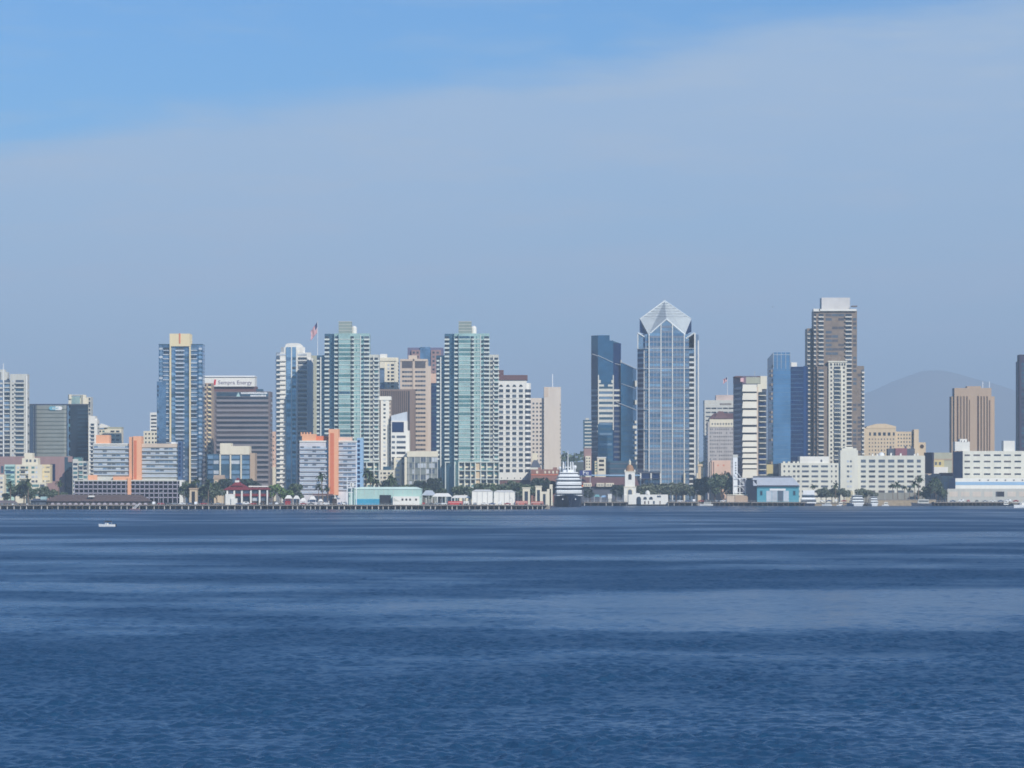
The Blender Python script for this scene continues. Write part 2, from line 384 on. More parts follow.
b=B('apartment_block','cream flat-roofed block with small square windows, between the left salmon hotel and the blue tower',2700,150)
b.box('wall',CREAM,143.5,157.5,431,None,0,18); b.box('wall',WHITE,150,157.5,412.5,431,3,16)
b.grid(DARKW,[(145,146.6),(148.5,150),(152,153.6),(155,156.6)],rows(433,450,4.2,1.8)); b.grid(DARKW,[(151,156.5)],rows(415,431,3.6,1.6),3)
b.finish()

# --- blue residential tower with yellow crown
b=B('blue_glass_tower','blue glass residential tower with two cream stripes and a square yellow crown',2500,180)
b.box('wall',GBLUE,158.8,202.6,344.8,None,2,26); b.box('wall',GBLUE,156.8,166,381.5,None,0,24)
b.box('crown',WARM,169.6,189.7,333.6,346.2,-.5,14); b.vol('crown',WARM,[(189.7,-.4),(192.2,4),(192.2,14),(189.7,14)],334.4,346)
b.box('recess_stripe',CORAL,179,180.4,333.3,343.6,-.75,-.4)
b.box('pier',WARM,169.6,171,346.2,None,-.5,2); b.box('pier',WARM,189.2,190.6,346.2,None,-.5,2)
b.box('roof_rim',GSLATE,158.6,169.3,344,345,2,20); b.box('roof_rim',GSLATE,191,202.8,344,345,2,20)
b.box('bay',GSTEEL,160,162,346,None,1,2); b.box('bay',GSTEEL,199,201.2,346,None,1,2)
for i,r in enumerate(rows(347.5,499,4.2,2.4)):
    b.win([GDARK,GSLATE,GMID],176,183.5,r[0],r[1],2,.15); b.box('balcony',GPALE,175.3,184.4,r[1],r[1]+1.3,.3,1.85,one=False)
    b.win([GSTEEL,GBLUE,GSKY,GSLATE],171.4,175.4,r[0],r[1]+.2,2,.3); b.win([GSTEEL,GBLUE,GSLATE],184.4,189,r[0],r[1]+.2,2,.3)
    b.win([GSTEEL,GDARK,GBLUE],163.6,169,r[0],r[1],2,.2); b.win([GSTEEL,GDARK,GBLUE],191,196.6,r[0],r[1],2,.2)
    b.box('balcony',GPALE,163,169.3,r[1],r[1]+.9,.8,1.85,one=False); b.box('balcony',GPALE,190.9,197,r[1],r[1]+.9,.8,1.85,one=False)
    b.win([GSKY,GPALE,GSTEEL],159.2,162.6,r[0]+.2,r[1]-.2,1,.3); b.win([GSKY,GPALE,GSTEEL],198.6,201.8,r[0]+.2,r[1]-.2,1,.3)
    if r[0]>382: b.win([GSTEEL,GDARK],157.2,158.6,r[0],r[1],0,.2)
    b.box('floor_band',GSLATE,197.2,202.8,r[1]+.5,r[1]+1.2,.8,24,one=False)
b.finish()

b=B('apartment_block','slim tan apartment slab with zigzag balconies, between the blue tower and the brown-grey office',2640,207)
b.box('wall',TAN,202.8,212,383,None,0,18)
for r in rows(384,498,4.55,2.6):
    b.win(DARKW,203.4,206.3,r[0],r[1]); b.win(DARKW,208.2,211.4,r[0],r[1]); b.vol('balcony',WARM,[(203,0),(203,-1.8),(205.4,-.2)],r[1]-.4,r[1]+1.2,one=False); b.vol('balcony',WARM,[(208,0),(208,-1.8),(211,-.2)],r[1]-.4,r[1]+1.2,one=False)
b.finish()

# --- brown-grey office with white sign
b=B('office_tower','brown-grey banded office block with a long white rooftop sign',2720,240)
b.box('wall',BGREY,211.5,270.3,391.5,None,0,34); b.box('recess',DMAUVE,210,256,386.3,391.5,3,24); b.box('sign_band',WHITE,203.5,254.8,377.5,386.5,0,22)
b.box('cornice',WSTEEL,203,255,375.6,377,-1,23); b.box('roof_house',GSLATE,256,263,389,391.5,6,16)
for i,r in enumerate(rows(397,492,4.95,2.4)):
    x1=268.3
    b.win([GBROWN,GDARK],216.5,x1,r[0],r[1],0,.1); b.box('ledge',mat('grey_ledge',L(138,134,138),.7),216.5,x1,r[1],r[1]+2.2,-1.1,-.05,one=False)
b.win(GSLATE,216.5,268.3,392.2,396.4,0,.1); b.side(MIXW,211,270.3,rows(397,470,4.95,2),0,34)
yS=b.D(-.15); red=mat('sign_red',L(208,60,70),.5); gr=mat('sign_grey',L(96,90,120),.5)
s=text('Sempra Energy',4.5,gr,b.root,(b.X(218),yS,b.Z(384.3)),sx=1.02); 
v=MB(); v.prism([(b.X(213.3),yS-.1),(b.X(215.6),yS-.1),(b.X(215.6),yS+.1),(b.X(213.3),yS+.1)],b.Z(385),b.Z(379.5),red,top=[(b.X(214.4),yS-.1),(b.X(216.2),yS-.1),(b.X(216.2),yS+.1),(b.X(214.4),yS+.1)]).build('sign_emblem',b.root)
# white triangle and two rows of white lettering too small to read
x0,x1,xm=b.X(236.2),b.X(240.4),b.X(238.3)
def tri(xa,xb,xc,za,zb,y,m): return MB().add([(xa,y,za),(xb,y,za),(xc,y,zb),(xa,y+.3,za),(xb,y+.3,za),(xc,y+.3,zb)],[(0,1,2),(5,4,3),(0,3,4,1),(1,4,5,2),(2,5,3,0)],m)
tri(x0,x1,xm,b.Z(396.6),b.Z(392.2),yS,GSAGE if False else mat('sign_pale_teal',L(176,208,206),.5)).build('sign_emblem',b.root)
for (xa,xb,ya,yb) in ((241,266.8,392,393.9),(250.5,266.8,394.7,396.5)):
    J=MB(); x=xa
    while x<xb-.6:
        w=random.uniform(.7,1.15); J.box(b.X(x),b.X(x+w),yS-.1,yS+.15,b.Z(yb),b.Z(ya+random.uniform(0,.5)),WSTEEL); x+=w+random.uniform(.2,.35)
    J.build('lettering',b.root)
b.finish()

b=B('office_block','cream office block with blue glazing between white piers, below the brown-grey office',2490,233)
b.box('wall',GSLATE,213,254.5,455,None,1,22); b.box('roof_house',CREAM,220,249.5,446,454.5,-.5,18); b.box('roof_house',CREAM,220,231,443.2,446,-.5,18)
for x in (219.5,229.8,240.4): b.box('column',CREAM,x,x+1.3,454,None,-.5,1)
b.box('wall',TAN,250,254.8,453,None,0,22); b.box('wall',GSLATE,207,219,454,None,3,16)
for r in rows(455.5,480,5,3.4):
    for x0,x1 in ((208,213),(213.6,219),(221.2,229.3),(231.4,240),(242,249.6)): b.win([GSTEEL,GBLUE,GSLATE,GSKY,GPALE],x0,x1,r[0],r[1],1,.12)
b.finish()
b=B('shed','low tan pitched-roof building among the waterfront trees left of the red-roofed restaurant',2470,218)
MB().gable(b.X(213),b.X(224),b.D(0),b.D(14),b.Z(479),b.Z(475),TAN).build('roof',b.root); b.box('wall',SAND,214,223,479,None,.5,13); b.grid(DARKW,[(215,216.5),(219,221)],[(481,485)],.5); b.finish()
b=B('apartment_block','peach stucco slab glimpsed between the brown-grey office and the white balcony tower',2760,274)
b.box('wall',mat('peach_stucco',L(222,190,172),.85),269,279,431.5,None,0,16); b.box('wall',CREAM,269.5,277.5,467,None,-4,0); b.grid([TAN,GMID],[(273,274.2)],rows(436,466,4.5,1.6)); b.finish()

# --- white balcony tower
b=B('white_balcony_tower','slender white balcony tower with an arched white crown and a glazed blue spine',2532,293)
b.vol('wall',WHITE,[(276,4),(280,0),(308.5,0),(311,3),(311.4,24),(276,24)],352.5)
b.vol('crown',WHITE,[(281,2),(284,0),(303,0),(305,2),(305,16),(281,16)],347.2,352.6)
pts=[(284.8,347.4),(285.4,344.6),(287,343.5),(291,343),(297,343),(300,343.6),(302,345.2),(302.8,347.4)]
v=[(b.X(x),b.D(1.5),b.Z(y)) for x,y in pts]; n=len(v); v+=[(a,y+12,z) for a,y,z in v]
MB().add(v,[tuple(range(n))[::-1],tuple(range(n,2*n))]+[(i,(i+1)%n,n+(i+1)%n,n+i) for i in range(n)],WHITE).build('crown',b.root)
b.box('glass_spine',GSKY,286.2,296,347,None,-.8,1); b.box('pier',WHITE,291,292,347,None,-1.1,0); b.box('pier',WHITE,296,297.6,349,None,-1.2,0)
b.vol('pier',WHITE,[(307.4,-.8),(310.8,1.5),(313.2,6),(313.2,20),(307.4,20)],358,None)
b.win(GPALE,276.6,285.6,353.6,355.6,0,.3); b.win(GPALE,297.9,306.9,353.6,355.6,0,.3)
for r in rows(357.3,486,4.68,2.5):
    b.win([GDARK,GMID,GSLATE],277,285.8,r[0],r[1],.8,.7); b.win([GDARK,GMID],298,306.8,r[0],r[1],0,.12)
    b.vol('balcony',WHITE,[(275.6,1),(276.4,-1.6),(285.9,-1.6),(285.9,0)],r[1]-.1,r[1]+1.5,one=False)
    b.box('balcony',WHITE,298,306.8,r[1],r[1]+1.0,-1.1,-.1,one=False)
    b.win([GSLATE,GSKY,GBLUE],286.6,290.8,r[0],r[1]+.6,-.8,.12); b.win([GSLATE,GDARK,GBLUE],292.3,295.8,r[0],r[1],-.8,.12)
b.finish()
b=B('apartment_tower','plain khaki slab tower carrying a flagpole, right of the white balcony tower',2760,316)
b.box('wall',KHAKI,310.5,322,355.5,None,0,20); b.grid([GMID,KHAKI],[(313,314)],rows(360,480,4.4,1.2)); b.finish()

# --- green twin towers
def green_tower(dx,label,Y,left):
    b=B('green_glass_tower',label,Y,351+dx,group='green glass twin towers'); q=lambda x:x+dx
    b.box('wall',GSLATE,q(324.6),q(334.2),333.8,None,4,26); b.box('wall',GGREEN,q(334.2),q(369.4),333.4,None,1,26)
    b.box('wall',GREYW,q(369.4),q(378.6),354.6,None,3,26); b.box('wall',GSLATE,q(316.8 if left else 316.2),q(324.6),355.4,None,6,24)
    b.box('crown',mat('grey_green_louvre',L(142,156,150),.5),q(338.6),q(351.3),321.5,333.5,2,14)
    for k in range(4): b.box('louvre',GREYW,q(338.4),q(351.5),321.3+k*3,321.8+k*3,1.8,14.2,one=False)
    v=MB().lathe(b.X(q(353.6)),b.D(7),[(2.1,b.Z(334)),(2.1,b.Z(327.5)),(1.6,b.Z(326.2)),(.5,b.Z(325.4))],WHITE,12); v.build('water_tank',b.root,smooth=False)
    b.box('pier',WHITE,q(320.3),q(321.2),357,None,5.2,6); b.box('pier',WHITE,q(360.2),q(360.9),335,None,.4,1); b.box('pier',WHITE,q(373.2),q(373.8),356,None,2.3,3)
    b.box('glass_bay',GGREEN,q(338.6),q(350.2),333.6,461.5,-2.2,1)
    W=mat('tower_slab_white',L(212,218,210),.75)
    for i,r in enumerate(rows(336.2,461,4.27,2.4)):
        y0,y1=r
        b.win(DARKW,q(325),q(328.8),y0,y1,4); b.box('balcony',W,q(324.5),q(329.3),y1,y1+1.6,2,3.9,one=False)
        b.win(DARKW,q(334.8),q(338.2),y0,y1,1); b.box('balcony',W,q(334.3),q(338.4),y1,y1+1.6,-1,.9,one=False)
        b.box('floor_band',W,q(338.5),q(350.3),y1+.3,y1+.9,-2.6,0,one=False)
        b.win([GGREEN,GGREEN,GGREEN,GGREEN2,GGREEN2,GSLATE],q(339),q(350),y0-.2,y1-.2,-2.2,.12)
        b.win(DARKW,q(350.6),q(353.8),y0,y1,1); b.vol('balcony',W,[(q(350.5),1),(q(350.5),-.6),(q(352.3),-1.9),(q(354.2),-.6),(q(354.2),1)],y1,y1+1.5,one=False)
        b.box('floor_band',W,q(354.2),q(360.2),y1+.3,y1+.9,.6,1.2,one=False); b.win([GGREEN2,GGREEN],q(356),q(357),y0,y1,1)
        b.win([GGREEN2,GDARK,GSLATE],q(361),q(363.6),y0,y1,1)
        b.win(DARKW,q(364.2),q(369),y0,y1,1); b.box('balcony',W,q(363.8),q(369.6),y1,y1+1.6,-.8,.9,one=False)
        if y0>356:
            b.win(DARKW,q(370.2),q(372.9),y0,y1,3); b.win([GGREEN2,GMID,GDARK],q(374.4),q(378),y0,y1,3); b.box('balcony',W,q(373.9),q(379.2),y1,y1+1.5,1.4,2.9,one=False)
            b.win(DARKW,q(317.2),q(319.8),y0,y1,6); b.box('balcony',W,q(316.6),q(319.4),y1,y1+1.6,4.2,5.9,one=False); b.win([GSLATE],q(321.6),q(324.2),y0,y1,6)
    for x in (325,334.3,338.4,344.2,350.2,355,360.3,366.3,373.6,378.6): b.box('podium_pier',W,q(x),q(x+.9),462,None,-3,1)
    for y in (461.6,470,478.5,487): b.box('podium_slab',W,q(338.4),q(379.5),y,y+.9,-3.3,1)
    b.box('podium_slab',W,q(324.8),q(329.8),461.6,462.6,0,4)
    b.grid([GDARK,GMID,GGREEN2],[(q(339.6),q(343.6)),(q(345.6),q(349.6)),(q(351.4),q(354.4)),(q(361.6),q(365.6)),(q(367.6),q(372.6)),(q(375),q(378))],rows(463.6,494,4.25,2.6),-.5,part='podium_window')
    b.box('wall',CREAM,q(338.5),q(379.4),462.3,None,-.4,.9); b.box('bay',SAND,q(355.6),q(359.6),462.5,None,-2,-.4)
    return b.finish()
green_tower(0,'left one of the two green glass balcony towers, behind the coral-striped hotel',2480,True)
green_tower(120,'right one of two green glass balcony towers, next to the white mauve-roofed tower',2480,False)

# --- coral-striped hotel in the middle
b=B('hotel','white banded hotel with a coral-striped salmon tower and peach rooftop, left of the aqua shed',2330,328,cat='hotel')
b.box('wall',mat('lilac_white',L(216,214,218),.8),299.6,329,441,None,2,20); b.box('wall',mat('lilac_white',L(216,214,218),.8),337,356.8,441,None,2,20)
b.box('stair_tower',SALM,328.6,338.4,429,495,-1.5,18); b.box('recess_stripe',CORAL,330.2,334,433,494,-1.7,-1.4)
b.box('roof_house',SALM,302,316,434,441,4,16); b.box('roof_house',CORAL,316,329,436,441,5,14)
b.box('roof_house',mat('peach_stucco',L(222,190,172)),337,352,437,441,4,14)
for x in (300.6,303.6,306.6,309.6): b.box('roof_finial',SALM,x,x+1.3,432.2,436,4.2,8)
b.box('parapet',WHITE,299.4,329,440.6,442,1.4,19); b.box('parapet',WHITE,338,357,440.6,442,1.4,19)
hotel_rows(b,300,328.4,446.4,494,4.42,2,mat('lilac_white',L(216,214,218))); hotel_rows(b,338.6,356.2,443,494,4.42,2,mat('lilac_white',L(216,214,218)))
b.box('stair_tower',PBLUE,356.8,363,438,None,3,16); b.grid([GNAVY],[(357.4,360)],rows(440,492,4.42,2.8),3)
b.box('canopy',DMAUVE,313,333,494,495.5,-5,0); b.finish()
# --- cluster behind/between the green towers
b=B('apartment_tower','cream and blue tower with framed roof, just right of the left green glass tower',2800,383)
b.box('wall',CREAM,374,398,357.5,None,0,22); b.box('roof_house',WHITE,380,387,354,357.5,4,12); b.box('parapet',CREAM,379,396.5,358,361,-1,4)
b.box('glass_bay',GSTEEL,379.5,384.5,368,None,-.8,0); b.box('bay',CREAM,379.3,385,362,368,-1.5,0)
for r in rows(364,440,3.6,2): 
    b.win([GSTEEL,GSLATE],380,384,r[0]+4,r[1]+4,-.8); b.win(MIXW,387.5,389.5,r[0],r[1]); b.win(MIXW,391,394,r[0],r[1])
b.vol('wall',GREYW,[(394.8,-.3),(398.2,2),(398.2,20),(394.8,20)],357.8); b.side(MIXW,374,398.2,rows(362,400,3.6,1.6),0,22); b.finish()
b=B('office_tower','mauve granite tower with a blue glass centre, rising behind the beige office tower',2900,425)
b.box('wall',mat('blue_mauve',L(112,110,138),.6),407.6,443,347.6,None,2,30); b.box('wall',MAUVE,411.5,420,350,None,0,2); b.box('wall',MAUVE,431,441,350,None,0,2)
b.box('glass_bay',GBLUE,420,430.5,347,None,.5,2); b.grid(DARKW,[(412.8,414.8),(416.6,418.6),(432.6,434.6),(436.6,438.8)],rows(351.6,460,4.2,2))
b.box('roof_mast',STEEL,421.3,421.6,345.4,347.6,8,8.4); b.box('roof_mast',STEEL,430.6,430.9,345.4,347.6,8,8.4); b.finish()
b=B('office_tower','beige office tower with ribbon windows and two tall louvred panels at its top',2750,413)
b.box('wall',BEIGE,400,427.6,359,None,0,24); b.vol('wall',BEIGE,[(427.6,.2),(431,4),(431,24),(427.6,24)],366); b.box('roof_house',BEIGE,408.5,417,355.3,359,4,12)
b.box('pier',BEIGE,412.9,414.3,359,None,-.6,0); b.box('cornice',BEIGE,400,427.6,359,361,-.6,0)
b.win(GBROWN,402,412.2,361.5,368,0,.2); b.win(GBROWN,415,425.5,361.5,368,0,.2)
for x in range(8): b.box('louvre',BGREY,402.8+x*1.25,403.1+x*1.25,361.5,368,-.5,-.3,one=False); b.box('louvre',BGREY,415.8+x*1.25,416.1+x*1.25,361.5,368,-.5,-.3,one=False)
for r in rows(371,462,4.56,1.9):
    for a,e in cols(402,412.4,4,.9)+cols(415,425.6,4,.9): b.win([GMID,GDARK,GBROWN],a,e,r[0],r[1])
b.finish()
b=B('glass_tower','narrow navy glass tower with salmon cap, just right of the beige office tower',2780,434)
b.box('wall',GNAVY,429.5,437.6,383,None,0,20); b.box('cap',mat('peach_stucco',L(222,190,172)),430,437.6,373.5,383,-.4,18); b.grid([GSLATE,GNAVY],[(430,437)],rows(385,460,4.2,1)); b.finish()
b=B('office_block','brown vertically ribbed office block behind the white wedge-roofed building',2720,397)
b.box('wall',GBROWN,376,414.6,390,None,1,26); b.box('cornice',RIB,376,414.6,389.2,391,-.2,26)
for i in range(17): b.box('rib',RIB,376.4+i*1.9,377.4+i*1.9,391,None,-.1,1.1)
b.box('wall',RIB,409.5,414.8,391,None,-.2,26); b.finish()
b=B('white_tower','slim white tower with one column of small windows, right of the left green glass tower',2500,385)
b.box('wall',WHITE,380.8,389.2,397,None,0,16); b.box('cap',WHITE,379.2,391,396.3,400,-.5,16); b.box('wall',BEIGE,389.2,390.6,400,None,1.5,16)
b.grid([GMID,GDARK,GPALE],[(383.4,385.6)],rows(399.7,470,4.18,1.9)); b.grid(DARKW,[(389.6,390.4)],rows(403,470,4.18,2.2),1.5); b.finish()
b=B('wedge_roofed_block','white office block with a sloping wedge roof and one big dark window',2495,400)
pts=[(391.2,422),(391.2,415.6),(406.8,411.6),(406.8,416),(407,422)]
v=[(b.X(x),b.D(1),b.Z(y)) for x,y in pts]; n=5; v+=[(a,y+16,z) for a,y,z in v]
MB().add(v,[tuple(range(n))[::-1],tuple(range(n,2*n))]+[(i,(i+1)%n,n+(i+1)%n,n+i) for i in range(n)],METRF).build('roof',b.root)
b.box('wall',WHITE,391,407.2,420.8,None,0,20); b.box('wall',WHITE,407.2,409.4,430.5,None,1,18)
b.win(GNAVY,392,403.8,422,432.2,0,.2)
for r in rows(435.6,470,5.35,2.4): b.win(DARKW,391.8,395,r[0],r[1]); b.win(DARKW,396.6,405.6,r[0],r[1])
b.box('wall',CREAM,394,401.5,457.8,None,-4,0); b.grid([GMID,GPALE],[(396,399.5)],rows(460,490,4.6,2),-4); b.finish()
b=B('glass_fronted_hall','grey glass fronted hall with white mullions and a cream top band, behind waterfront trees',2478,422)
b.box('wall',GSAGE,407,437.6,456,None,0,24); b.box('fascia',CREAM,407,437.8,451.2,456.8,-.6,24); b.box('wall',CREAM,404.5,407,457,None,0,20)
for i in range(6): b.box('mullion',WHITE,408.6+i*5.75,409+i*5.75,456.8,None,-.5,0)
for y in (462.5,468.4,474.4,480.4): b.box('floor_band',mat('grey_spandrel',L(104,112,108)),407,437.6,y,y+.7,-.3,0)
b.grid([GPALE,GSAGE,GMID],cols(409.2,437.6,10,.85),rows(457.4,486,5.9,4.4),0,out=.1); b.finish()
b=B('apartment_block','small cream block with two rows of little windows behind palms, right of the coral-striped hotel',2440,387)
b.box('wall',CREAM,379.6,394.4,470,None,0,16); b.grid(DARKW,[(380.6,381.8),(383.3,386),(388,390),(391.6,393)],rows(472.4,486,4.3,1.8)); b.box('roof_house',GSLATE,383,391,466.5,470,4,12); b.finish()

# --- white tower with mauve roof
b=B('white_hotel_tower','white hotel tower with a grid of dark windows and a mauve roof',2620,514)
b.box('wall',WHITE,498.4,526.6,380,480,1,30); b.vol('wall',WHITE,[(526,.8),(529,2.5),(530.8,6),(530.8,30),(526,30)],383,480)
b.box('roof',DMAUVE,498,527.6,375,380,0,28); b.box('roof_house',DMAUVE,498,503.6,370,375,8,18); b.box('wall',DMAUVE,498.4,530.6,480,None,2,30)
CC=[(499,503.2),(505.9,509.9),(512.3,516.3),(518.9,522.9)]
RR=rows(389.2,477,5.33,3.1)
b.grid([GDARK,GDARK,GMID],CC,RR,1)
for i,(x0,x1) in enumerate(CC):
    v=MB(); xc=(x0+x1)/2; v.prism([(b.X(x0),b.D(.85)),(b.X(x1),b.D(.85)),(b.X(x1),b.D(1.1)),(b.X(x0),b.D(1.1))],b.Z(386.8),b.Z(384.6),GDARK,top=[(b.X(xc-.9),b.D(.85)),(b.X(xc+.9),b.D(.85)),(b.X(xc+.9),b.D(1.1)),(b.X(xc-.9),b.D(1.1))]); v.build('arched_window',b.root)
for r in RR: b.win(DARKW,525.2,526.6,r[0],r[1],.8,.2); b.wwin([GDARK,GMID],(526,.8),(529,2.5),.1,1,r[0],r[1]); b.wwin([GDARK,GMID],(529,2.5),(530.8,6),0,.9,r[0],r[1])
for r in RR[1:]: b.box('ledge',WHITE,498.4,526,r[0]-2,r[0]-1.6,.6,1,one=False)
b.grid(DARKW,[(501,502),(507,508),(514,515),(520,521)],[(477.6,478.6)],1); b.finish()
# --- beige slab with blank lit wall
b=B('beige_slab_tower','beige slab tower with a blank pale end wall and a roof mast',2690,545)
b.box('wall',PALEB,529,545,398,None,3,26); b.box('wall',PALEB,544,560.9,387,None,0,26); b.box('mast',WSTEEL,552.3,552.9,374,387,12,12.5)
b.box('roof_slot',BEIGE,544,548.4,387.4,397,-.2,0)
b.grid([GMID,GDARK,GBROWN],[(532.6,534.4),(536.2,538),(539.8,541.6),(543,543.9)],rows(402.6,466,4.05,1.8),3)
b.grid(DARKW,[(560.1,560.6)],rows(404,462,4.05,1.8),0); b.finish()
b=B('small_block','little cream rooftop block with a slate roof, at the foot of the beige slab tower',2655,535)
b.box('wall',CREAM,532,537.4,453,None,0,10); v=MB().gable(b.X(530),b.X(541),b.D(-6),b.D(6),b.Z(467.5),b.Z(460),SLATE,hip=3); v.build('roof',b.root); b.box('wall',GREYW,530,541,467.5,None,-6,6); b.finish()
b=B('brick_building','low red brick building with a row of cream windows, left of the cruise ship\'s masts',2600,546)
b.box('wall',BRICK,531,560,469.4,None,0,22); b.box('parapet',BRICK,538,541,467.6,469.4,0,4); b.box('parapet',BRICK,553,557,467.4,469.4,0,4); b.box('ledge',CORAL,531,560,474.4,475.2,-.4,0)
b.grid([CREAM],[(536.2,538),(544.4,546),(548.4,550),(552.4,554),(556.2,557.6)],[(470.8,473.4)]); b.finish()
# --- slender striped
b=B('office_tower','slender dark tower with pale stripes above a cream base, left of the stepped teal tower',2695,587)
b.box('wall',GSLATE,583.4,591.5,420,448.5,0,16); b.box('wall',MAUVE,584,591.5,448.5,None,0,16); b.box('wall',CREAM,585.5,590.8,456,None,-2,0)
for r in rows(421.5,448,3.55,1.4): b.box('floor_band',GREYW,584.6,591.5,r[0],r[1],-.5,0,one=False)
b.box('roof_house',GREYW,585.5,589,418,420,3,10); b.grid([GDARK,GMID],[(586.4,587.4),(588.8,590)],rows(457.5,470,3,1.5),-2); b.finish()

# --- teal stepped tower
b=B('teal_glass_tower','stepped teal glass tower whose lower front is banded in white stone',2830,605)
b.vol('wall',GSLATE,[(591.2,9),(598,0),(598,30),(591.2,30)],335.3); b.box('wall',GTEAL,598,609.6,335.2,None,0,32); b.vol('wall',GTEAL,[(609.6,0),(613.2,0),(613.2,30),(609.6,30)],340.5)
b.vol('wall',GNAVY,[(613.2,1),(621,5),(621,30),(613.2,30)],343)
tri(b.X(613.2),b.X(621),b.X(613.2),b.Z(343.2),b.Z(340.6),b.D(6),GSLATE).build('roof_slope',b.root)
W=mat('tower_stone_white',L(218,216,204),.8,streak=True)
for i,r in enumerate(rows(386.5,497,5.15,2.7)):
    y0,y1=r; top=y1+.0
    if y0<421: b.box('spandrel',W,598.4,613,y1-.4,y1+2.2,-.7,0,one=False)  # white bands left out below, where the gabled tower's shadow falls
    b.win([GSLATE,GSTEEL],599.6,612,y0,y1-.4,0,.2)
    b.wwin(GREYW if y0<450 else SLATE,(591.2,9),(598,0),.1,.95,y1,y1+1.9,.4,part='spandrel'); b.wwin(GREYW if y0<404 else SLATE,(613.2,1),(621,5),.05,.9,y1,y1+1.9,.4,part='spandrel')  # lower spandrels turn slate, painting in the gabled tower's shadow
    b.wwin(GNAVY,(613.2,1),(621,5),.05,.9,y0,y1,.3)
b.box('pier',W,598,599,375,424,-.9,0); b.box('pier',W,612.8,613.8,375,430,-.9,.9); b.box('pier',W,620.6,621.4,360,400,3.8,5.4)  # white piers end at the painted shadow
for x,y in ((599,380),(611.4,380)): b.box('stone_step',W,x,x+1.8,y,y+3,-.8,0)
for x,y in ((599,384.5),(608,384.5)): b.box('stone_step',W,x,x+5,y,y+2,-.8,0)
b.box('wall',GSLATE,591,636,461,None,-3,0); 
for r in rows(463,497,5.1,1.2): b.box('floor_band',SLATE,591,636,r[0],r[1],-3.5,-3,one=False)
def streak(b,x0,y0,x1,y1,d,t,m):  # pale tubes standing in for diagonal reflections on the glass
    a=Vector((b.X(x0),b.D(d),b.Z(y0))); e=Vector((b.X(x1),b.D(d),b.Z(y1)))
    MB().tube(a,e,t,t,m,4).build('reflection_streak',b.root)
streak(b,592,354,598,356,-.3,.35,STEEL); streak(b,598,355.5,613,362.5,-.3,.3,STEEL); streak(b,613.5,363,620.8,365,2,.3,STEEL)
b.finish()
b=B('teal_glass_tower','lower teal glass tower with slanted roofline, wedged left of the blue gabled tower',2828,629)
pts=[(621,362.5),(636.8,368.5)]
v=[(b.X(x),b.D(d),z) for (x,d) in ((621,4),(633,4),(636.8,12),(636.8,30),(621,30)) for z in (0,)]
n=5; top=[b.Z(362.5),b.Z(367.5),b.Z(369),b.Z(369),b.Z(362.5)]
V=[(a,y,0) for a,y,z in v]+[(a,y,t) for (a,y,z),t in zip(v,top)]
MB().add(V,[tuple(range(n))[::-1],tuple(range(n,2*n))]+[(i,(i+1)%n,n+(i+1)%n,n+i) for i in range(n)],GTEAL).build('wall',b.root)
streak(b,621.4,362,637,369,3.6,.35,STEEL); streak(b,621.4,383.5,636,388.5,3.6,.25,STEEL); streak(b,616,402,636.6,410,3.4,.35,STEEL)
for i in range(9): b.box('balcony',W,634.8,637,420.6+i*5.15,423.4+i*5.15,5,9,one=False)
b.box('balcony',W,635,637.2,380.5,386.5,5,9,one=False); b.box('balcony',W,635,637.2,400,404.5,5,9,one=False); b.box('balcony',W,632,636,425.5,428.5,4,6,one=False)
for r in rows(420,490,5.15,.8): b.box('floor_band',GSLATE,621.2,633,r[0],r[1],3.6,4.2,one=False)
b.finish()
b=B('small_block','small cream building with three dark openings, in front of the stepped teal tower',2640,601)
b.box('wall',CREAM,597.4,605.8,457.6,None,0,12); b.grid([DARK,GDARK],[(599,604)],[(459.6,462),(464,466.2),(468.6,470.6)]); b.box('cornice',WHITE,597,606.2,457,458,-.4,12.4)
b.box('wall',WARM,594.8,597.4,461,None,1,10); b.grid([GGREEN2],[(595.2,597)],rows(462.5,472,2.6,1.3),1); b.finish()

# --- One tall gabled tower with crystal crown
b=B('gabled_glass_tower','tallest central tower, blue glass behind white piers under a pointed silver crown',2680,667)
CR=mat('silver_crown_metal',L(186,194,196),.5,.15,var=.08,scale=.3); CT=mat('crown_trim',L(224,230,230),.5); P=mat('silver_pier',L(220,220,214),.6,var=.05)
Y0=WX(1,2680)
# body
b.vol('wall',GSTEEL,[(637.4,10),(645.5,1),(694.5,1),(698.6,8),(698.6,32),(637.4,32)],334)
# central gable bay
def poly(pts,d0,d1,m,part,par=None):
    v=[(b.X(x),b.D(d0),b.Z(y)) for x,y in pts]; n=len(v); v+=[(a,b.D(d1),z) for a,y,z in v]
    return MB().add(v,[tuple(range(n))[::-1],tuple(range(n,2*n))]+[(i,(i+1)%n,n+(i+1)%n,n+i) for i in range(n)],m).build(part,par or b.root)
poly([(649,498),(684.6,498),(684.6,334.6),(666.3,319.8),(649,334.6)],-.6,2,GSTEEL,'glass_bay')
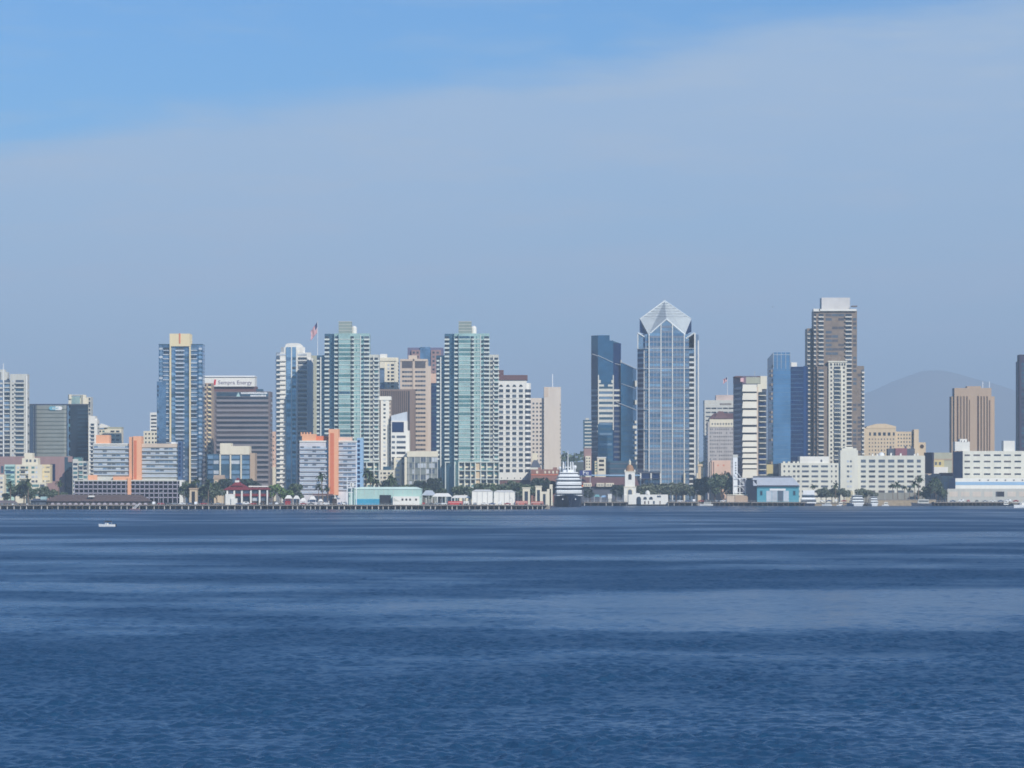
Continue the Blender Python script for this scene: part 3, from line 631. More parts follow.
# crown: four gabled roof solid with real depth
xc,dc=665.8,16
def pt(x,y,d): return (b.X(x),b.D(d),b.Z(y))
apex=pt(665.6,299.6,dc)
fl=pt(648.6,334.8,0); fr=pt(685,334.8,0); fg=pt(666.3,319.2,-.8); ls=pt(640.4,318.4,9); rs=pt(691.8,318.4,9); lb=pt(640.4,318.4,23); rb=pt(691.8,318.4,23); bl=pt(648.6,334.8,32); br=pt(685,334.8,32); bg=pt(666.3,319.2,32.8)
MB().add([apex,fl,fg,ls,rs,fr,lb,rb,bl,br,bg],[(0,3,1,2),(0,2,5,4),(0,6,3),(0,4,7),(0,10,8,6),(0,7,9,10),(3,6,8,1),(4,5,9,7),(1,8,10,2),(2,10,9,5)],CR).build('crown',b.root)
for p,q in ((apex,ls),(apex,rs)): MB().tube(p,q,.45,.45,CT,5).build('crown_edge',b.root)
for p,q in ((fg,fl),(fg,fr)): MB().tube(p,q,.7,.7,CT,5).build('gable_edge',b.root)
MB().tube(apex,(apex[0],apex[1],apex[2]+1.6),.12,.08,STEEL,5).build('spire',b.root)
for k in range(1,7):   # seams on the crown facets
    t=k/7
    for s_,g_ in ((ls,fl),(rs,fr)):
        A=Vector(apex).lerp(Vector(s_),t); E=Vector(apex).lerp(Vector(fg),t)
        MB().tube(A+Vector((0,-.1,0)),E+Vector((0,-.1,0)),.09,.09,SLATE,4).build('roof_seam',b.root)
# dark recess triangles and corner gables
poly([(640.2,319.6),(640.2,331.4),(647.5,334.8)],8,14,GNAVY,'recess'); poly([(691.9,319.6),(691.9,331.4),(684.8,334.8)],8,14,GNAVY,'recess')
poly([(638,349),(638,333.2),(645.6,338),(646,349)],3,9,GSTEEL,'corner_bay'); poly([(686.2,349),(686.4,338.4),(694.4,333),(694.4,349)],1,9,GSTEEL,'corner_bay')
MB().tube(pt(637.8,332.8,2.6),pt(646,337.8,2.6),.6,.6,CT,4).build('gable_edge',b.root); MB().tube(pt(694.6,332.6,.6),pt(685.8,338.6,.6),.6,.6,CT,4).build('gable_edge',b.root)
b.box('pier',P,637.4,638.3,333,349,2.6,5); 
for x,yt in ((648.5,334.5),(660.4,324.4),(671.9,324),(683.7,334.5)): b.box('pier',P,x+.1,x+1.05,yt,None,-1.4,-.5)
b.vol('pier',P,[(694.2,.4),(695.6,.4),(695.6,3),(694.2,3)],333,None); b.vol('pier',P,[(696.6,5.6),(698.9,7.6),(698.9,9.2),(696.6,8)],340,None)
b.box('pier',P,643.8,644.5,349,None,1.1,1.8) 
BT=mat('belt_grey',L(180,186,190),.5); SP=mat('spandrel_grey',L(116,128,146),.5)
for i,r in enumerate(rows(323,495,5.07,2.6)):
    y0,y1=r; k=(y0-323)/5.07
    for x0,x1,lim in ((649.9,660.2,329),(661.9,671.7,322),(673.3,683.5,329)):
        if y0<lim: continue
        b.win([GBLUE,GSTEEL,GBLUE,GSKY],x0,x1,y0,y1,-.6,.12); b.box('spandrel',SP,x0,x1,y1+.05,y1+2.15,-.95,-.6,one=False)
    if y0>336:
        b.win([GBLUE,GSTEEL],645,648.4,y0,y1,1,.15); b.box('spandrel',SP,645,648.4,y1+.2,y1+1.9,.5,1,one=False)
        b.win([GSTEEL,GBLUE],685.2,689,y0,y1,1,.15); b.box('spandrel',SP,685.2,689,y1+.2,y1+1.9,.5,1,one=False)
        b.wwin(GNAVY,(637.4,10),(645.5,1),.05,.9,y0,y1+.5,.25)  # navy panes put the shade of this left face into the glass colour
    if y0>350: b.win([DARK,GDARK],689.3,693.8,y0,y1+.2,1,.3); b.box('spandrel',P,689.3,694,y1+.3,y1+2,.4,1,one=False)
for x in (653.4,656.8,665.1,668.4,676.6,680): b.box('mullion',BT,x,x+.28,332 if 660<x<672 else 337,None,-1.15,-.7)
for y in [348.2+20.3*i for i in range(8)]: b.box('belt',BT,645,694.5,y-.25,y+.4,-1.1,1.0); b.wwin(P,(637.4,10),(645.5,1),0,1,y-.4,y+.6,.6,part='belt')
b.box('lobby_canopy',SLATE,637,660.5,471.4,473.2,-4,2); b.box('lobby_canopy',SLATE,637,660.5,478.4,479,-4,2)
for x in (640,650.4,660,683.8,696.6): b.box('column',CREAM if x>660 else P,x,x+1.4,473,None,-4,-2.6)
b.box('lobby_glass',GNAVY,638,660,473.2,478.4,-2.2,-1); b.finish()
b=B('stone_pylon','slim cream stone pylon beside the right foot of the gabled tower',2650,700,cat='pylon')
b.box('shaft',SAND,698.2,701,466,None,0,3); b.box('cap',SAND,697.6,702.6,464,466.4,-.5,3.5); b.finish()

# --- grey hotel pair behind
b=B('office_tower','grey concrete hotel slab with roof lettering, left of the cream-slabbed bank tower',3000,718)
b.box('wall',GREYW,704.5,735,400.2,None,0,20); b.box('roof_house',mat('pink_concrete',L(206,188,180),.85),716,735,395,400.2,3,16)
J=MB(); x=720
while x<731.4: J.box(b.X(x),b.X(x+.9),b.D(-.2),b.D(.1),b.Z(405),b.Z(403.2),BGREY); x+=1.3
J.build('lettering',b.root)
b.grid([GDARK,GMID],cols(705.4,734,5,.85),rows(407.6,470,4.1,1.4)); b.side(MIXW,704.5,735,rows(408,470,4.1,2),0,20); b.finish()
b=B('historic_hotel','grey historic hotel with maroon hipped roof and many tiny windows',2960,720,cat='hotel')
b.box('wall',mat('grey_stone',L(182,178,176),.85,streak=True),707.8,734,422,None,0,22); b.box('wall',CREAM,709.5,734,418.6,427,-.4,18)
v=MB().gable(b.X(709),b.X(740),b.D(-1),b.D(19),b.Z(418.8),b.Z(413),DMAUVE,hip=5); v.build('roof',b.root)
v=MB().gable(b.X(714),b.X(728),b.D(-1.4),b.D(8),b.Z(418.6),b.Z(411.2),DMAUVE,hip=4); v.build('roof',b.root)
b.grid([GDARK,GMID],cols(711,733,8,.42),[(423,424.8)],-.4); b.grid([GDARK,GMID],cols(709.5,733,13,.42),rows(428.4,470,3.75,1.5),0,skip=.08); b.side(MIXW,707.8,734,rows(428,470,3.75,2),0,22); b.finish()
b=B('small_block','pink stucco building with a dark slit, behind trees below the grey historic hotel',2535,720)
b.box('wall',mat('pink_stucco',L(226,192,170),.85),711.6,730.6,460.4,None,0,16); b.box('wall',BEIGE,710,712.6,462,None,1,14); b.grid([DMAUVE],[(713.2,714)],[(462,476)]); b.grid([CORAL,GMID],[(717.4,718.6),(723,724.4)],[(464.6,466)]); b.finish()

# --- bank tower with cream slabs
b=B('bank_tower','bank tower with thick cream slabs on its front and a dark shaded flank',2530,750)
b.vol('wall',mat('shade_dark_wall',L(104,108,124),.6,streak=True),[(733.3,26),(742.3,0),(757.4,0),(757.4,30),(733.3,30)],376.3)  # dark wall colour carries the shade of the left flank
b.box('roof_band',DMAUVE,735,761,376,377.2,1,24); b.vol('roof_band',mat('mauve_sign_band',L(128,104,118),.6),[(733.2,26),(742.2,-.4),(746,-.4),(746,8),(735,27)],376.8,383.4)
b.box('fascia',KHAKI,746,760,377.2,383.6,-.4,6); b.box('roof_house',CREAM,760.4,767,376,389,0,14); b.box('wall',CREAM,757.4,762,384,392,-.3,10)
b.box('wall',SLATE,757.4,766.6,388,None,1,28); b.box('pier',BEIGE,756.8,758.2,387,None,-1,1); b.box('mast',STEEL,754.6,755,371,376.3,8,8.4)
SL=mat('cream_slab',L(226,220,204),.8,var=.04)
S=[(384.6,391.6),(393.2,400),(401.6,408.2),(410,416.4),(418.6,424.8),(427,432.6),(434.5,440.5),(442,446.5),(448,452.2),(453.7,457.8),(459.3,463.2),(464.8,468.2),(469.4,478)]
for y0,y1 in S:
    v=MB(); X0,X1=b.X(742),b.X(756.6); xi=b.X(742.8)
    v.prism([(X0,b.D(-2.6)),(X1,b.D(-2.6)),(X1,b.D(0)),(X0,b.D(0))],b.Z(y1),b.Z(y0),SL,top=[(xi,b.D(-1.2)),(X1,b.D(-1.2)),(X1,b.D(0)),(xi,b.D(0))]); v.build('slab',b.root)
for r in rows(392,494,5.3,3): b.win([GDARK,GNAVY],758.6,765.6,r[0],r[1],1); b.vol('balcony',CREAM,[(758.6,1),(759.6,-1.2),(764.6,-1.2),(766.2,1)],r[1],r[1]+.8,one=False)
for r in rows(387,480,5.3,2): b.wwin([GNAVY,GDARK],(733.3,26),(742.3,0),.1,.9,r[0],r[1],.1)
e=MB(); e.prism([(b.X(740.4),b.D(-.9)),(b.X(743.6),b.D(-.9)),(b.X(743.6),b.D(-.5)),(b.X(740.4),b.D(-.5))],b.Z(381.8),b.Z(378),mat('sign_pink',L(238,190,190),.5)).build('sign_emblem',b.root)
b.finish()
# --- blue glass tower
b=B('blue_glass_tower','pale blue glass tower with sheer front and open glazed top, right of the bank tower',2600,779)
b.vol('wall',GNAVY,[(767.4,24),(773.2,0),(790.4,0),(790.4,30),(767.4,30)],358); b.box('curtain_wall',mat('pale_blue_glass',L(98,138,178),.12,.5,var=.25,scale=.05),773.2,790.6,352.4,464,-.5,.3)
v=[(b.X(767.4,24),b.D(24),b.Z(358)),(b.X(773.2),b.D(0),b.Z(358)),(b.X(773.2),b.D(0),b.Z(352.4)),(b.X(767.4,24),b.D(24),b.Z(357.8))]
MB().add(v+[(a+.3,y+.3,z) for a,y,z in v],[(3,2,1,0),(4,5,6,7),(0,1,5,4),(1,2,6,5),(2,3,7,6)],GSLATE).build('screen_wall',b.root)
for x in (773.2,777,781,785.5,790): b.box('mullion',STEEL,x,x+.4,352.2,369,-.9,-.5)
b.box('mullion',STEEL,773.2,790.6,354.4,354.9,-.85,-.5)
for r in rows(357,462,4.4,.4): b.box('floor_band',GSTEEL,773.3,790.5,r[0],r[1],-.7,-.5,one=False)
for r in rows(365,490,4.6,2.4): b.wwin([BEIGE,GDARK,GSLATE],(767.4,24),(773.2,0),.5,.98,r[0],r[1],1.2,part='balcony')
b.win(GDARK,773.2,790.6,464,None or 499,0,.2); b.finish()
b=B('navy_glass_block','navy glass block between the pale blue tower and the tall brown-grey tower',2630,799)
b.box('wall',GNAVY,789,808,366.6,None,0,26); b.box('wall',mat('deep_blue_glass',L(52,82,134),.12,.5),803.4,806,366,None,-.6,0); b.box('roof_house',WHITE,791.2,797,362.4,366.6,4,12)
for r in rows(370,462,4.3,.4): b.box('floor_band',GBLUE,789.4,803,r[0],r[1],-.25,0,one=False)
b.finish()
# --- tall brown-grey tower
b=B('tall_residential_tower','tall brown-grey residential tower with pale roof box and a white balconied bay',2645,836)
BG=mat('brown_grey_facade',L(136,122,110),.5,.1,var=.2,scale=.25)
b.box('wall',BG,813.8,857,310.5,None,2,34); b.box('wall',BG,807.2,813.8,328.4,None,6,30); b.box('wall',BG,857,864,366,None,3,30)
b.box('roof_house',mat('roof_box_grey',L(198,196,194),.7),821.6,850,297.6,309,8,24); b.box('parapet',WHITE,813.4,820,308.8,311.4,0,10); b.box('parapet',WHITE,819,856.6,309,311,0,14); b.box('roof_fin',BGREY,852,857.4,305.6,306.6,2,10)
b.box('wall',BG,817,828,366.4,None,0,2); 
Wt=mat('balcony_white',L(214,208,196),.75)
for r in rows(313.8,470,4.28,2.5):
    y0,y1=r
    if y0>329: b.win(DARKW,807.8,810.4,y0,y1,6); b.box('balcony',Wt,807.4,810.2,y1,y1+1.1,4.4,5.9,one=False)
    b.win(DARKW,814.2,816.2,y0,y1,2); b.box('balcony',Wt,813.9,816,y1,y1+1.2,.4,1.9,one=False) if y0<364 else None
    b.win(DARKW,818.6,823.6,y0,y1,0 if y0>366 else 2); b.box('balcony',Wt,818.6,823.8,y1,y1+1.2,-1.4 if y0>366 else .4,-.1 if y0>366 else 1.9,one=False)
    b.win(DARKW,845.6,851.6,y0,y1,2); b.box('balcony',Wt,845.4,852,y1,y1+1.2,.2,1.9,one=False)
    for a,e in cols(825.5,844.5,3,.94):
        if y0<358: b.win([GBROWN,BG,BG,GMID],a,e,y0,y1,2,.08)
    b.win([GBROWN,BG,GMID],853,856.4,y0,y1,2,.08)
    if y0>366: b.win([GBROWN,BG],857.6,861,y0,y1,3,.08); b.vol('balcony',Wt,[(861.6,3),(862,1.6),(864.6,2.2),(864.6,8),(863.8,8)],y1-.3,y1+1.2,one=False); b.win(DARKW,861.4,863.8,y0,y1,3,.2)
Wb=mat('cream_bay_wall',L(222,218,202),.8,streak=True)
b.box('bay',Wb,828.6,846.6,361.2,None,-1.5,2); b.box('cornice',Wb,828,847.2,360.9,362.2,-2.1,0)
b.grid(DARKW,cols(833.5,843.5,4,.6)+[(830.2,832),(844,845.4)],[(363.2,365.6)],-1.5)
for r in rows(366.6,470,4.28,2.6):
    b.win(DARKW,833.8,840.4,r[0],r[1],-1.5); b.win([GDARK,GBROWN],830.4,832.2,r[0]+.2,r[1]-.4,-1.5); b.win([GDARK,GBROWN],843,844.8,r[0]+.2,r[1]-.4,-1.5)
    b.vol('balcony',Wb,[(833.4,-1.5),(834.4,-2.8),(839.8,-2.8),(840.8,-1.5)],r[1],r[1]+.9,one=False)
b.box('pier',Wb,841,842.6,370,None,-2.1,-1.5); b.finish()

# --- sand-coloured hotel
b=B('sand_coloured_hotel','sand-coloured hotel with arched upper windows and low gable, right of the tall brown-grey tower',2790,893,cat='hotel')
b.box('wall',SAND,862,896,428,None,0,24); b.box('wall',SAND,896,914.4,431.6,None,3,22); b.box('wall',SAND,914,918.8,429.4,None,0,20); b.box('wall',SAND,918.8,925.8,442.4,None,2,16)
v=[(b.X(866),b.D(-.3),b.Z(428.4)),(b.X(896),b.D(-.3),b.Z(428.4)),(b.X(896),b.D(-.3),b.Z(426.4)),(b.X(886),b.D(-.3),b.Z(423.8)),(b.X(877),b.D(-.3),b.Z(423.8)),(b.X(867),b.D(-.3),b.Z(426.4))]
n=6; v+=[(a,y+20,z) for a,y,z in v]
MB().add(v,[tuple(range(n))[::-1],tuple(range(n,2*n))]+[(i,(i+1)%n,n+(i+1)%n,n+i) for i in range(n)],SAND).build('roof',b.root)
for i in range(6):
    xa=868.8+i*4.75; w=2.6 if 0<i<5 else 1.6; xc=xa+1.3
    MB().prism([(b.X(xc-w/2),b.D(-.2)),(b.X(xc+w/2),b.D(-.2)),(b.X(xc+w/2),b.D(.2)),(b.X(xc-w/2),b.D(.2))],b.Z(435.6),b.Z(432.4),GDARK).build('arched_window',b.root)
b.grid([GMID,GDARK,BGREY],cols(868,895,9,.36),rows(438.4,470,3.7,1.5)); b.grid([GMID,GDARK],cols(897,914,6,.4),rows(434,462,3.6,1.5),3)
MB().tube((b.X(922.2),b.D(1.7),b.Z(446.4)),(b.X(922.2),b.D(2.1),b.Z(446.4)),1.7,1.7,DBROWN,14).build('round_vent',b.root); b.finish()
b=B('small_block','low maroon and dark purple rooftop building, behind the white waterfront block\'s right wing',2690,901)
b.box('wall',mat('maroon_wall',L(140,94,102),.8),895.4,907,448.2,None,0,14); b.box('wall',SLATE,888,895.4,448.6,None,1,12); b.box('wall',SLATE,907,914.8,448.6,None,1,12)
for x in (890,905,911): b.box('roof_vent',SLATE,x,x+1.6,446,448.4,3,6)
b.finish()

# --- long white waterfront block
b=B('long_white_block','long white waterfront block with a square tower and two wings of strip windows',2565,852)
b.box('wall',NAVYW,781,840.6,463,None,2,40); b.box('wall',NAVYW,857.4,925,455.6,None,2,40); b.box('roof_house',WHITE,800,829,456.4,463,4,24); b.box('roof_house',WHITE,800,815,458.4,463,3.6,20)
b.box('tower',NAVYW,840.4,858,450.2,None,0,34); b.box('tower_cap',NAVYW,841.8,856.6,448.2,450.2,1,32); b.box('tower_cap',NAVYW,845,853,447,448.2,4,28)
b.grid([SLATE],[(820.6,822.2)],[(459.6,462)],4)
R=rows(465.3,500,5.02,2.0)
C1=[(783.6,785.2),(788.2,789.8),(793,795.4),(797.2,799.6),(802,808.8),(811.6,818.2),(821,828),(831,832.4),(835.2,836.8)]
b.grid([GMID,GBROWN,GDARK,GMID],C1,R,2)
C2=[(861,865.8),(869,875.2),(878.6,885),(888.2,894.4),(897.6,904),(907.2,913.6),(917,920.8)]
R2=[(459.6,462.6)]+rows(465.3,500,5.02,2.2)
b.grid([GMID,GBROWN,GDARK,GMID],C2,R2,2); b.grid([GMID,GPALE],[(847,849.2),(850,851.8)],rows(460.3,500,5.02,2.0),0)
b.box('entrance_arch',mat('arch_ivory',L(216,206,176),.85),846,853,491,None,-.5,0)
for x in (783,788,793,797): b.box('roof_vent',NAVYW,x,x+2.2,461.4,463,4,9)
v=MB(); v.lathe(b.X(883),b.D(12),[(2.4,b.Z(455.6)),(2.3,b.Z(453.6)),(1.2,b.Z(452.4)),(.1,b.Z(452.2))],WSTEEL,12); v.build('roof_dome',b.root)
for x,h in ((872,453.8),(876.6,454.2),(890.4,453),(900,453.4),(914,454),(917,453.2)): b.box('roof_vent',WHITE,x,x+1.6,h,455.8,5,8)
b.box('boundary_wall',mat('grey_screen',L(150,150,142),.85,streak=True),857,925,492.6,None,-3,-2); b.finish()
b=B('small_block','plain yellow stucco box behind the teal pier building',2600,770)
b.box('wall',YELL,763.4,777,464.4,None,0,16); b.box('roof_house',SAND,760.6,764,461,None,1,8); b.box('wall',SLATE,777,781,463,None,1,16); b.finish()
b=B('dark_block','windowless dark slate block just right of the white waterfront block\'s right wing',2660,928)
b.vol('wall',mat('dark_slate_and_shade',L(62,60,80),.7,streak=True),[(924,16),(932.4,0),(934,4),(934,18)],452.4); b.finish()  # dark colour stands in for the shade on this building's side
b=B('small_block','low pale green and yellow block with rooftop gear, left of the tan ribbed tower',2720,943)
b.box('wall',KHAKI,932,952,452.6,None,0,16); b.box('ledge',TAN,932,952,458.8,460,-.4,0); b.box('wall',YELL,934,944,460,None,-1,0); b.box('wall',WHITE,934,948,467,None,-2,-1); b.grid([GMID],[(935,937),(939,941)],[(462,465)],-1); b.finish()
b=B('small_block','low terracotta-topped block with cream stair wall, beside the right warehouse\'s shaded end',2620,943)
b.box('wall',BEIGE,925,953,473.6,None,4,20); b.box('wall',BRICK,941,953,472.8,476,2,14); b.box('wall',CREAM,941,953,476,None,1,10); b.vol('stair_wall',WHITE,[(944,-2),(948,-2),(948,0),(944,0)],482,None); b.finish()

# --- tan ribbed tower
b=B('tan_ribbed_tower','tan concrete tower with vertical ribs and two roof antennas',2850,972)
b.box('wall',TAN,954.4,991.4,388,None,0,30); b.box('wall',TAN,951.6,994.6,396.4,None,2,26); b.box('wall',TAN,967,981,386.2,388,3,14)
b.vol('wall',mat('shade_dark_wall',L(104,108,124)),[(949.6,18),(951.6,2.1),(951.6,24)],397)  # left flank's shade is put into the wall colour
b.vol('wall',mat('shade_dark_wall',L(104,108,124)),[(952.4,12),(954.4,.2),(954.4,24),(952.4,24)],388.4)  # upper flank, darkened the same way for shade
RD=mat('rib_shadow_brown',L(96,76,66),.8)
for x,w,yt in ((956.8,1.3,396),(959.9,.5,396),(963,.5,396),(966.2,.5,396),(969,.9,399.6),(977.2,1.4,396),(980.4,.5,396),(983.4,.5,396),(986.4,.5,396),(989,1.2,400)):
    b.win(RD,x,x+w,yt,None or 499,0,.08,part='rib_shade_strip')  # shade between the ribs, painted as flat dark strips
for x in (958.4,961.4,964.6,967.6,978.9,981.9,984.9,987.8): b.box('rib',TAN,x,x+.9,396,None,-.9,0)
for x in (982.6,989.2): b.box('antenna',WSTEEL,x,x+.5,381.5,388,8,8.4)
b.finish()
# --- right warehouse
b=B('white_warehouse','white warehouse block with thin strip windows and two rooftop cubes',2570,990)
b.box('wall',NAVYW,962.8,1044,451,None,0,44); b.vol('wall',mat('shaded_white_wall',L(96,114,150),.8),[(953.4,36),(962.7,.2),(962.7,44),(953.4,44)],451.4)  # shade on the white block's left end is put into its blue colour
b.box('roof_house',WHITE,955,969.8,441.6,451,3,18); b.box('roof_house',WHITE,960,967,439,441.6,5,14); b.box('roof_house',WHITE,1003.6,1014.8,440.8,451,4,20)
for x in (961,964,967): b.box('roof_vent',SLATE,x,x+.8,440.2,442,2.6,3)
b.grid([GMID,GBROWN,GDARK],[(964.6,970),(973.6,980),(984,990.4),(994,1001),(1004,1011),(1014.6,1021),(1025,1031),(1035,1041)],rows(454.4,478,6.3,1.6))
b.box('lower_hall',WHITE,955.4,1044,478.2,None,-16,0); b.box('stripe',PBLUE,955.4,1044,481.9,485,-16.2,-16); b.vol('wall',mat('shaded_white_wall',L(96,114,150)),[(949,6),(955.3,-15.8),(955.3,8)],478.4)  # lower hall's left end has its shade painted in too
b.box('loading_dock',GREYW,947.4,1044,488.8,None,-30,-16); 
for i in range(8):
    x=949.4+i*11.6; b.win(PALEB if i!=4 else DARK,x,x+8.4,491.6,496.6,-30,.15,part='dock_door')
for i in range(8): b.box('roof_vent',SLATE,979+i*8.6,980.4+i*8.6,479.6,480.6,-16.4,-16)
b.finish()
b=B('dark_tower','dark slate tower with balcony edge, cut by the frame\'s right edge',2860,1026)
b.box('wall',mat('dark_slate_and_shade',L(62,60,80)),1019.4,1046,354.6,None,0,26); b.box('wall',SLATE,1018,1021,361.5,None,3,24)
for r in rows(363,450,4.3,2.2): b.win([GSLATE,GDARK],1021.4,1024.6,r[0],r[1],0); b.box('balcony',SLATE,1017.6,1020,r[1],r[1]+1,1,3,one=False)
b.finish()
# ================================================================ WATERFRONT
YL,YR=2200,2500     # quay edge: nearer on the left, farther on the right of the ship's berth
DZ=2.9
def pier(name,label,x0,x1,Y,depth,sp,deckm=CONC,pm=PILEC,seed=0,drop=0.0):
    b=B(name,label,Y,(x0+x1)/2,cat='pier',z0=0.0); rnd=random.Random(seed)
    b._add('deck',MB().box(b.X(x0),b.X(x1),b.D(0),b.D(depth),2.45-drop,DZ-drop,deckm),one=True)
    b._add('fender_beam',MB().box(b.X(x0),b.X(x1),b.D(-.35),b.D(0),2.2-drop,2.5-drop,WOOD),one=True)
    x=x0+.6
    while x<x1:
        for d in (0.4,5.5,11):
            if d>depth: continue
            X=b.X(x)+rnd.uniform(-.25,.25); r=.34*rnd.uniform(.85,1.2)
            b._add('piling',MB().tube((X,b.D(d),-1.5),(X,b.D(d),2.5-drop),r,r,pm if rnd.random()<.7 else WOOD,7),1 if d<1 else .1)
        x+=sp*rnd.uniform(.8,1.2)
    X=x0
    rail=MB().box(b.X(x0),b.X(x1),b.D(.25),b.D(.33),DZ-drop+1.0,DZ-drop+1.08,STEEL)
    x=x0+.3
    while x<x1: rail.box(b.X(x),b.X(x)+.08,b.D(.25),b.D(.33),DZ-drop,DZ-drop+1.05,STEEL); x+=3.1
    b._add('railing',rail,one=True); return b.finish()
pier('pier','long concrete pier on piles under the brown shingled restaurant and red-roofed restaurant',-60,310,YL,22,6.2,seed=1)
pier('pier','concrete pier on close-set piles in front of the aqua shed and white marquees',304,548,YL-8,30,5.6,seed=2)
pier('pier','dark concrete pier between the cruise ship and the domed white tower',584,628,YR-6,22,6.8,seed=3)
pier('pier','short pier on piles right of the white mission hall',668,699,YR-4,20,6.2,seed=4)
pier('pier','dark timber pier below the white lattice tower',704,752,YR-6,20,4.6,pm=WOOD,seed=5)
pier('pier','dark timber pier carrying the teal ferry building',751,807,YR-14,30,5.4,pm=WOOD,seed=6)
pier('pier','low dark pier beside the grey moored boat, in front of the right warehouse',934,1012,YR-10,22,4.2,pm=WOOD,seed=7)
b=B('seawall','rough tan stone seawall below palms, in front of the long white block',YR+2,862,cat='seawall',z0=-1)
b.box('wall',STONE,807,870,504,None,0,6); b.box('wall',STONE,869,936,500,None,0,8)
b.box('coping',CONC,807,870,503.6,504,-.3,6); b.box('coping',CONC,869,936,499.4,500,-.3,8); b.finish()

# --- brown shingled restaurant
b=B('pier_restaurant','long low brown shingled restaurant with a row of pale arched windows, on the left pier',YL+3,90,z0=DZ)
x0,x1=b.X(46),b.X(150); 
v=MB(); v.gable(x0,x1,b.D(-1.5),b.D(17),b.Z(501.4),b.Z(495),BROWN,hip=6); v.build('roof',b.root)
b.box('wall',DBROWN,48,148.5,501.4,None,0,15); b.box('roof_ridge',BGREY,60,140,494.6,495.2,7,9); b.box('skylight',WHITE,88.4,94.2,495.6,497,-.2,3)
for i in range(17):
    xa=50.6+i*5.8; v=MB(); v.prism([(b.X(xa),b.D(-.3)),(b.X(xa+4.2),b.D(-.3)),(b.X(xa+4.2),b.D(.1)),(b.X(xa),b.D(.1))],b.Z(504.6),b.Z(502.8),mat('lilac_glass',L(178,170,180),.4),top=[(b.X(xa+1.2),b.D(-.3)),(b.X(xa+3),b.D(-.3)),(b.X(xa+3),b.D(.1)),(b.X(xa+1.2),b.D(.1))]); v.build('arched_window',b.root)
b.box('ledge',mat('lilac_grey_rail',L(160,150,156)),49,148,504.8,505.5,-1.2,-.9); b.finish()
b=B('boathouse','dark slate boathouse at the left end of the brown shingled restaurant',YL+2,38,z0=DZ)
b.box('wall',mat('dark_blue_grey_wall',L(62,74,88)),30.5,46,500.8,None,0,12); MB().gable(b.X(29.5),b.X(47),b.D(-1),b.D(13),b.Z(501),b.Z(498.6),SLATE,hip=2).build('roof',b.root); b.box('roof_house',mat('pale_aqua_paint',L(176,206,204)),40.5,46,496.6,499.6,2,8); b.grid([GDARK,GMID],cols(31,45,5,.6),[(502.4,504.4)]); b.finish()
b=B('dining_terrace','weathered grey dining terrace at the far left end of the pier',YL+3,14,z0=DZ)
b.box('wall',WOOD,-30,29.5,503.2,None,0,10); MB().gable(b.X(-30),b.X(16),b.D(-.6),b.D(10),b.Z(503),b.Z(500.4),BGREY,hip=2).build('roof',b.root); b.grid([GMID,GPALE,GDARK],cols(-29,29,16,.55),[(503.6,504.9)])
b.finish()
b=B('kiosk','small teal-roofed kiosk at the right end of the brown shingled restaurant',YL+4,139,z0=DZ)
MB().gable(b.X(133.6),b.X(144.4),b.D(-1),b.D(9),b.Z(501.6),b.Z(499.2),TEALP,hip=2.4).build('roof',b.root); b.box('wall',SLATE,135,143,501.6,None,0,8); b.grid([GMID],[(136,138),(140,142)],[(502.4,504)]); b.finish()
g=empty('gangway',(WX(135,YL),YL-2.2,.3),'white sloping gangway down to the water at the teal-roofed kiosk','gangway')
m=MB(); m.tube((-1.5,0,-.2),(1.6,1.2,2.9),.22,.22,WSTEEL,6); m.build('stringer',g); m=MB(); m.tube((0,-.8,-.2),(3,0,2.9),.22,.22,WSTEEL,6); m.build('stringer',g)
MB().box(-3,3.5,-2.2,1,-.5,-.05,mat('pink_float',L(190,140,130))).build('float',g)
for i in range(5): MB().tube((-1.5+.62*i,.1,.2+.62*i),(.1+.62*i,-.7,.2+.62*i),.1,.1,WSTEEL,5).build('tread',g)

# --- red-roofed restaurant
b=B('pier_restaurant','two-storey restaurant with maroon hipped roof, white pillars and a little cupola',YL+10,246,z0=DZ)
b.box('wall',DBROWN,226,268,489.5,None,1,14); b.box('balcony_fascia',MAROON,226,268,493.8,496.2,-1,14)
MB().gable(b.X(223),b.X(252),b.D(-2.4),b.D(16),b.Z(490),b.Z(483.6),MAROON,hip=7).build('roof',b.root)
MB().gable(b.X(231),b.X(243),b.D(1),b.D(12),b.Z(485.8),b.Z(481),MAROON,hip=3).build('roof',b.root)
MB().gable(b.X(247),b.X(269.6),b.D(-2),b.D(15),b.Z(489.6),b.Z(486.6),MAROON,hip=2).build('roof',b.root)
b.box('roof_rim',WHITE,248.6,267.6,485.8,487,3,12); b.box('cupola',WHITE,235,239.2,479.6,482.4,5,8); MB().gable(b.X(234.6),b.X(239.6),b.D(4.4),b.D(8.6),b.Z(479.7),b.Z(477.8),MAROON,hip=1.4).build('cupola_roof',b.root)
for x in (226.4,233.4,241,250,258.8): b.box('pillar',WHITE,x,x+1.7,490.2,None,-1.6,-.6)
b.box('pillar',WHITE,266.6,268,490.2,None,-1.6,-.6); b.box('stair_block',WHITE,225.4,234.2,494,None,-6,-1.8); b.box('stair_block',WHITE,231,237,498.4,None,-7,-2)
b.grid([GDARK,GMID,GPALE],[(228.6,232.8),(235.8,240.4),(243.4,249.2),(252.4,258)],[(490.8,493.4),(497,501)],1)
b.grid([GDARK,GMID],[(261,266)],[(490.8,493.4),(497,501)],1); b.finish()
b=B('garden_pavilion','small sand-coloured pavilion with arch, among trees left of the red-roofed restaurant',YL+60,192)
b.box('wall',SAND,189.6,197,489,None,0,7); b.box('roof',TAN,189,197.6,488,489.4,-.6,8); b.box('archway',DARK,191.6,195,491.5,None,-.1,.4); b.finish()

